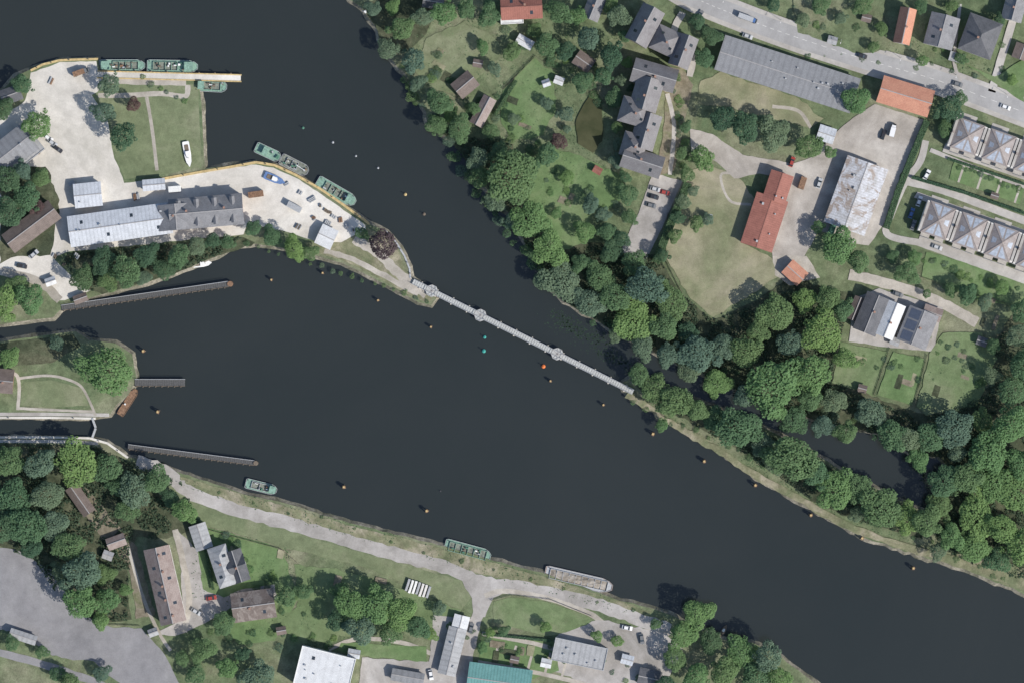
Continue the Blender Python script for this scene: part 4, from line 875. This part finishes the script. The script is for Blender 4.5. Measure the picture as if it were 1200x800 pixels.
for s in (-1,1):
    q=MB(); q.box(0,L+.3,s*1.35-.24,s*1.35+.24,-.5,LZ+.5); q.build('edge_beam',M['yellow'],pr)
pm=MB(); pm.cyl(0,0,-1,2.6,.28,.26,8); me=pm.mesh('pile',M['timber'])
for i in range(9): inst('pile',me,pr,(L*(i+.4)/9,1.8,0))
def quay(label,pts,mat='yellow',w=.7):
    m=MB()
    for a,b in zip(pts,pts[1:]): m.bar(W(*a,LZ-.1),W(*b,LZ-.1),w,.8)
    r=thing('quay_wall',label,'quay wall'); m.build('capping_beam',M[mat],r)
    s=MB()
    for a,b in zip(pts,pts[1:]):
        A_=W(*a,.1); B_=W(*b,.1); n=max(1,int((B_-A_).length/1.2))
        for k in range(n): p=A_.lerp(B_,(k+.5)/n); s.cbox(p.x,p.y,.1,.7,.7,1.1)
    s.build('sheet_piling',M['rust'],r)
    bo=MB(); bo.cyl(0,0,0,.6,.18,.24,8); me=bo.mesh('bollard',M['dark'])
    for a,b in zip(pts,pts[1:]): inst('bollard',me,r,W((a[0]+b[0])/2,(a[1]+b[1])/2,LZ+.3))
quay('yellow edged quay wall at the upper left harbour corner',[(36,83),(50,76),(70,71),(92,70),(115,69.5)],w=.9)
quay('yellow brown quay wall along the north side of the harbour spit',[(190,210),(240,201),(270,196),(300,190.5),(322,194),(346,205),(376,222),(402,240),(432,262)],w=1.0)
quay('pale curved quay wall at the round end of the harbour spit',[(452,271),(464,284),(474,300),(480,315),(481,326)],'metal')
quay('pale lock wall on the island side',[(-40,489),(60,489),(112,490)],'conc',.9)
quay('pale lock wall on the south side',[(-40,512),(60,512),(105,513),(126,519),(150,536)],'conc',.9)
lg=thing('lock_gate','pair of dark lock gate leaves closing the chamber mouth','lock gate',W(110,501,0),0)
for s in (-1,1):
    q=MB(); q.bar((0.8,s*.1,.6),(-.6,s*4,.6),.5,2.0); q.build('gate_leaf',M['timber'],lg)
    q=MB(); q.bar((0.8,s*.1,1.7),(-.6,s*4,1.7),.9,.1); q.build('walkway',M['metal'],lg)
# footbridge
a=W(484,330); b_=W(742,459); L=(b_-a).length; rz=math.atan2(b_.y-a.y,b_.x-a.x); Zb=2.2
fb=thing('footbridge','long pale footbridge from the harbour spit to the wooded spit','footbridge',a,rz)
d=MB(); n=int(L/1.0)
for i in range(n): d.box(i*L/n+.06,(i+1)*L/n-.06,-.9,.9,Zb-.1,Zb)
d.build('deck',M['bridge'],fb)
for s in (-1,1):
    q=MB(); q.box(0,L,s*1.05-.11,s*1.05+.11,Zb-.4,Zb+.05); q.build('girder',M['metal'],fb)
    q=MB(); q.bar((0,s*1.05,Zb+1.1),(L,s*1.05,Zb+1.1),.1,.08); q.bar((0,s*1.05,Zb+.6),(L,s*1.05,Zb+.6),.06,.06)
    for i in range(int(L/1.8)+1): q.bar((min(L-.1,i*1.8),s*1.05,Zb+.05),(min(L-.1,i*1.8)+.01,s*1.05,Zb+1.1),.07,.07)
    q.build('railing',M['metal'],fb)
pm=MB()
for s in (-1,1): pm.cyl(0,s*1.0,-1.5,Zb-.4,.22,n=8)
pm.box(-.25,.25,-1.6,1.6,Zb-.6,Zb-.41); me=pm.mesh('pier',M['conc'])
for i in range(14): inst('pier',me,fb,(L*(i+.5)/14,0,0))
oc=MB(); oc.prism([(2.6*math.cos(k*.7854+.39),2.6*math.sin(k*.7854+.39)) for k in range(8)],Zb-.3,Zb+.03)
oc.cyl(0,0,-1.5,Zb-.3,1.2,1.6,10); om=oc.mesh('platform',M['bridge'])
ob=MB()
for k in range(8):
    t0=k*.7854+.39; t1=t0+.7854
    ob.bar((2.5*math.cos(t0),2.5*math.sin(t0),Zb+1),(2.5*math.cos(t1),2.5*math.sin(t1),Zb+1),.12,.1); ob.bar((2.5*math.cos(t0),2.5*math.sin(t0),Zb+.04),(2.5*math.cos(t0)+.001,2.5*math.sin(t0),Zb+1.0),.12,.12)
    ob.bar((0,0,Zb+.1),(2.5*math.cos(t0),2.5*math.sin(t0),Zb+.1),.2,.1)
obm=ob.mesh('platform_railing',M['gwall'])
for px in (506,563,653):
    t=(px-484)/(742-484); pl=inst('platform',om,fb,(L*t,0,0)); inst('railing',obm,pl)
# dolphins and buoys
def dolphin0(capm):
    r=thing('mooring_dolphin','x','mooring post')
    for k in range(3):
        t0=k*2.094; p=MB(); p.cyl(.75*math.cos(t0),.75*math.sin(t0),-1.5,2.4,.24,.2,8,(.3*math.cos(t0),.3*math.sin(t0))); p.build('pile',M['timber'],r)
    c=MB(); c.cyl(0,0,2.2,2.6,.62,.55,10); c.build('cap',capm,r)
    y=MB(); y.cbox(.0,.0,2.8,.6,.6,.4); y.build('marker',M['yellow'],r)
    return r
dl=[(168,411,'off the lock island tree'),(185,482,'between the short jetty and the lower jetty'),(403,570,'mid river left of centre'),(500,598,'mid river above the south bank'),(765,508,'just off the spit near the footbridge'),(825,540,'off the spit, left of the right hand group'),(885,568,'off the spit, beneath a large tree'),(950,603,'off the spit, middle of the right hand group'),(1010,630,'off the spit, right of middle'),(1070,665,'off the spit near the right edge'),
(318,328,'below the bright bank tree'),(378,320,'below the harbour spit'),(443,352,'off the harbour spit shore'),(505,383,'below the footbridge start'),(645,446,'below the footbridge third platform'),(707,474,'below the footbridge end')]
d0=dolphin0(M['rust'])
for i,(x,y,p) in enumerate(dl):
    lab=f'timber mooring post cluster {p}'
    if i==0: d0.location=W(x,y,0); d0['label']=lab; d0['group']='mooring posts in the river'; d0.scale=(1.25,1.25,1.1)
    else: dup(d0,W(x,y,0),i*.7,lab,'mooring posts in the river').scale=(1.25,1.25,1.1) if i<10 else (.9,.9,.9)
def buoy(x,y,m,lab,s=1.0):
    r=thing('buoy',lab,'buoy',W(x,y,0)); r.scale=(s,s,s)
    q=MB(); q.cyl(0,0,-.4,.5,.75,.7,12); q.cyl(0,0,.5,.75,.7,.25,12); q.build('float',M[m],r)
    q=MB(); q.cyl(0,0,.75,2,.12,.1,6); q.cyl(0,0,2,2.3,.25,.2,8); q.build('mast',M[m],r)
for x,y,m_,lab,s in ((568,395,'teal','upper teal buoy below the footbridge',.9),(567,411,'teal','lower teal buoy below the footbridge',1.1),(637,429,'orange','orange buoy below the footbridge',1.1),(355,150,'green','dark green buoy furthest up the upper river',.8),(390,167,'metal','small grey buoy second up the upper river',.7),
 (417,183,'metal','small grey buoy third up the upper river',.6),(443,197,'metal','small grey buoy fourth up the upper river',.6),(475,228,'yellow','yellow buoy above the round quay end',.9),(497,251,'timber','dark buoy nearest the round quay end',.9),(516,575,'dark','small dark buoy right of mid river posts',.5)): buoy(x,y,m_,lab,s)
# ------------------------------------------------------------ yard clutter, fences
def pile(name,label,cat,x,y,a,n,l,w,h,mats,gap=.15):
    r=thing(name,label,cat,W(x,y,LZ+.2),-math.radians(a))
    for i in range(n):
        q=MB(); hh=h*random.uniform(.6,1)
        q.cbox((i-(n-1)/2)*(w+gap),random.uniform(-.2,.2),hh/2,w,l*random.uniform(.85,1),hh)
        q.cbox((i-(n-1)/2)*(w+gap),0,hh+.05,w*.7,l*.7,.08); q.build('bundle',M[random.choice(mats)],r)
pile('log_stack','row of pale stacked boats or bundles beside the riverside road','stack',490,689,18,7,5.5,1.0,1.3,['white','metal','render'],.5)
yd=[(60,95),(84,215),(160,231),(336,216),(352,226),(366,234),(376,241),(384,248),(391,254),(399,258),(407,264),(384,262),(368,256),(350,266),(75,310),(64,300),(90,300),(415,270)]
pl_=['timber','metal','rust','timber','metal']
nm={'rust':'rust brown','metal':'grey','timber':'timber'}
for i,(x,y) in enumerate(sorted(yd)):
    c_=pl_[(i*3+2)%5]; k=random.choice((2,3,4))
    pile('equipment_pile',f'{nm[c_]} stored equipment, {ORD[i]} standing in the harbour yard','stored equipment',x,y,random.choice((-8,25,30,60)),k,random.uniform(1.2,3.5),random.uniform(.4,.8),random.uniform(.4,1.0),[c_,c_,'metal'])
def container(label,x,y,a,mat,L=6.1):
    r=thing('shipping_container',label,'container',W(x,y,LZ+.2),-math.radians(a))
    q=MB(); q.box(-L/2,L/2,-1.2,1.2,.1,2.55)
    for i in range(int(L/.4)):
        q.cbox(-L/2+.3+i*.4,0,2.58,.2,2.2,.05)
        for s in (-1,1): q.cbox(-L/2+.3+i*.4,s*1.22,1.3,.2,.04,2.2)
    q.build('shell',M[mat],r)
    for s in (-1,1):
        q=MB(); q.cbox(L/2+.03,s*.58,1.3,.05,1.1,2.3); q.build('door',M[mat],r)
container('rusty container beside the grey harbour building',300,228,-8,'rust'); container('grey container below the blue boat',345,243,28,'metal')
container('white container beside the small white hut',205,222,-5,'white',5); container('green container at the yard edge near the corrugated shed',975,268,-70,'green')
container('rusty container left of the red workshop roof',940,215,-72,'rust',5)
def fence(label,pts,h=1.2):
    r=thing('fence',label,'fence')
    pm=MB(); pm.box(-.06,.06,-.06,.06,0,h+.15); me=pm.mesh('post',M['timber']); q=MB()
    for a,b in zip(pts,pts[1:]):
        A_=W(*a,LZ+.1); B_=W(*b,LZ+.1); L=(B_-A_).length
        n=max(1,int(L/3))
        for k in range(n): inst('post',me,r,A_.lerp(B_,k/n))
        for z in (.3,.7,1.1): q.bar(A_+Vector((0,0,z)),B_+Vector((0,0,z)),.05,.16)
    q.build('rail',M['timber'],r)
fence('fence between the left and middle kitchen gardens',[(1043,408),(1024,463)])
fence('fence between the middle and right kitchen gardens',[(1087,416),(1071,476)])
fence('fence along the top of the bright green upper lawn',[(590,105),(628,66),(655,85)])
fence('fence beside the riverside road left part',[(225,615),(330,643),(350,660)])
fence('fence around the lawn wedge near the branch road',[(576,703),(600,697),(645,702),(695,722)])
fence('fence below the terrace gardens at right',[(1080,325),(1140,345),(1195,360)])
fence('fence left of the dry meadow',[(782,250),(778,300),(800,345)])
fence('fence beside the lower left wood and asphalt',[(95,715),(120,731),(165,733)])
def lamp0():
    r=thing('street_lamp','x','street lamp')
    q=MB(); q.cyl(0,0,0,6,.09,.05,8); q.bar((0,0,5.95),(1.3,0,6.15),.07,.07); q.build('pole',M['metal'],r)
    q=MB(); q.cbox(1.5,0,6.12,.6,.25,.12); q.build('lamp_head',M['render'],r); return r
l0=lamp0()
for i,(x,y) in enumerate([(848,0),(915,24),(985,48),(1055,68),(1120,88),(1180,111)]):
    lab=f'street lamp along the top road, {ORD[i]}'
    if i==0: l0.location=W(x,y,LZ+.45); l0.rotation_euler=(0,0,-1.9); l0['label']=lab; l0['group']='lamps along the top road'
    else: dup(l0,W(x,y,LZ+.45),-1.9,lab,'lamps along the top road')
# ------------------------------------------------------------ light, sky, camera
el=math.radians(42); az=Vector((0.83,-0.56,0)).normalized()
w=bpy.data.worlds.new('World'); sc.world=w; w.use_nodes=True; nt=w.node_tree
sky=nt.nodes.new('ShaderNodeTexSky'); sky.sky_type='NISHITA'; sky.sun_disc=False; sky.sun_elevation=el; sky.sun_rotation=math.atan2(az.x,az.y)
nt.links.new(sky.outputs[0],nt.nodes['Background'].inputs[0]); nt.nodes['Background'].inputs[1].default_value=0.15
sd=bpy.data.lights.new('Sun','SUN'); sd.energy=5.0; sd.angle=math.radians(.6); sd.color=(1,.95,.88)
so=bpy.data.objects.new('Sun',sd); col.objects.link(so)
dirv=-(az*math.cos(el)+Vector((0,0,math.sin(el)))); so.rotation_euler=dirv.to_track_quat('-Z','Y').to_euler(); so.location=(100,-100,200)
cd=bpy.data.cameras.new('Camera'); cam=bpy.data.objects.new('Camera',cd); col.objects.link(cam)
Hc=1800; cam.location=(0,0,Hc+LZ); cd.sensor_width=36; cd.lens=36*Hc/(1200*S); cd.clip_end=20000; cd.clip_start=10
sc.camera=cam
sc.view_settings.view_transform='Standard'; sc.view_settings.look='None'; sc.view_settings.exposure=0
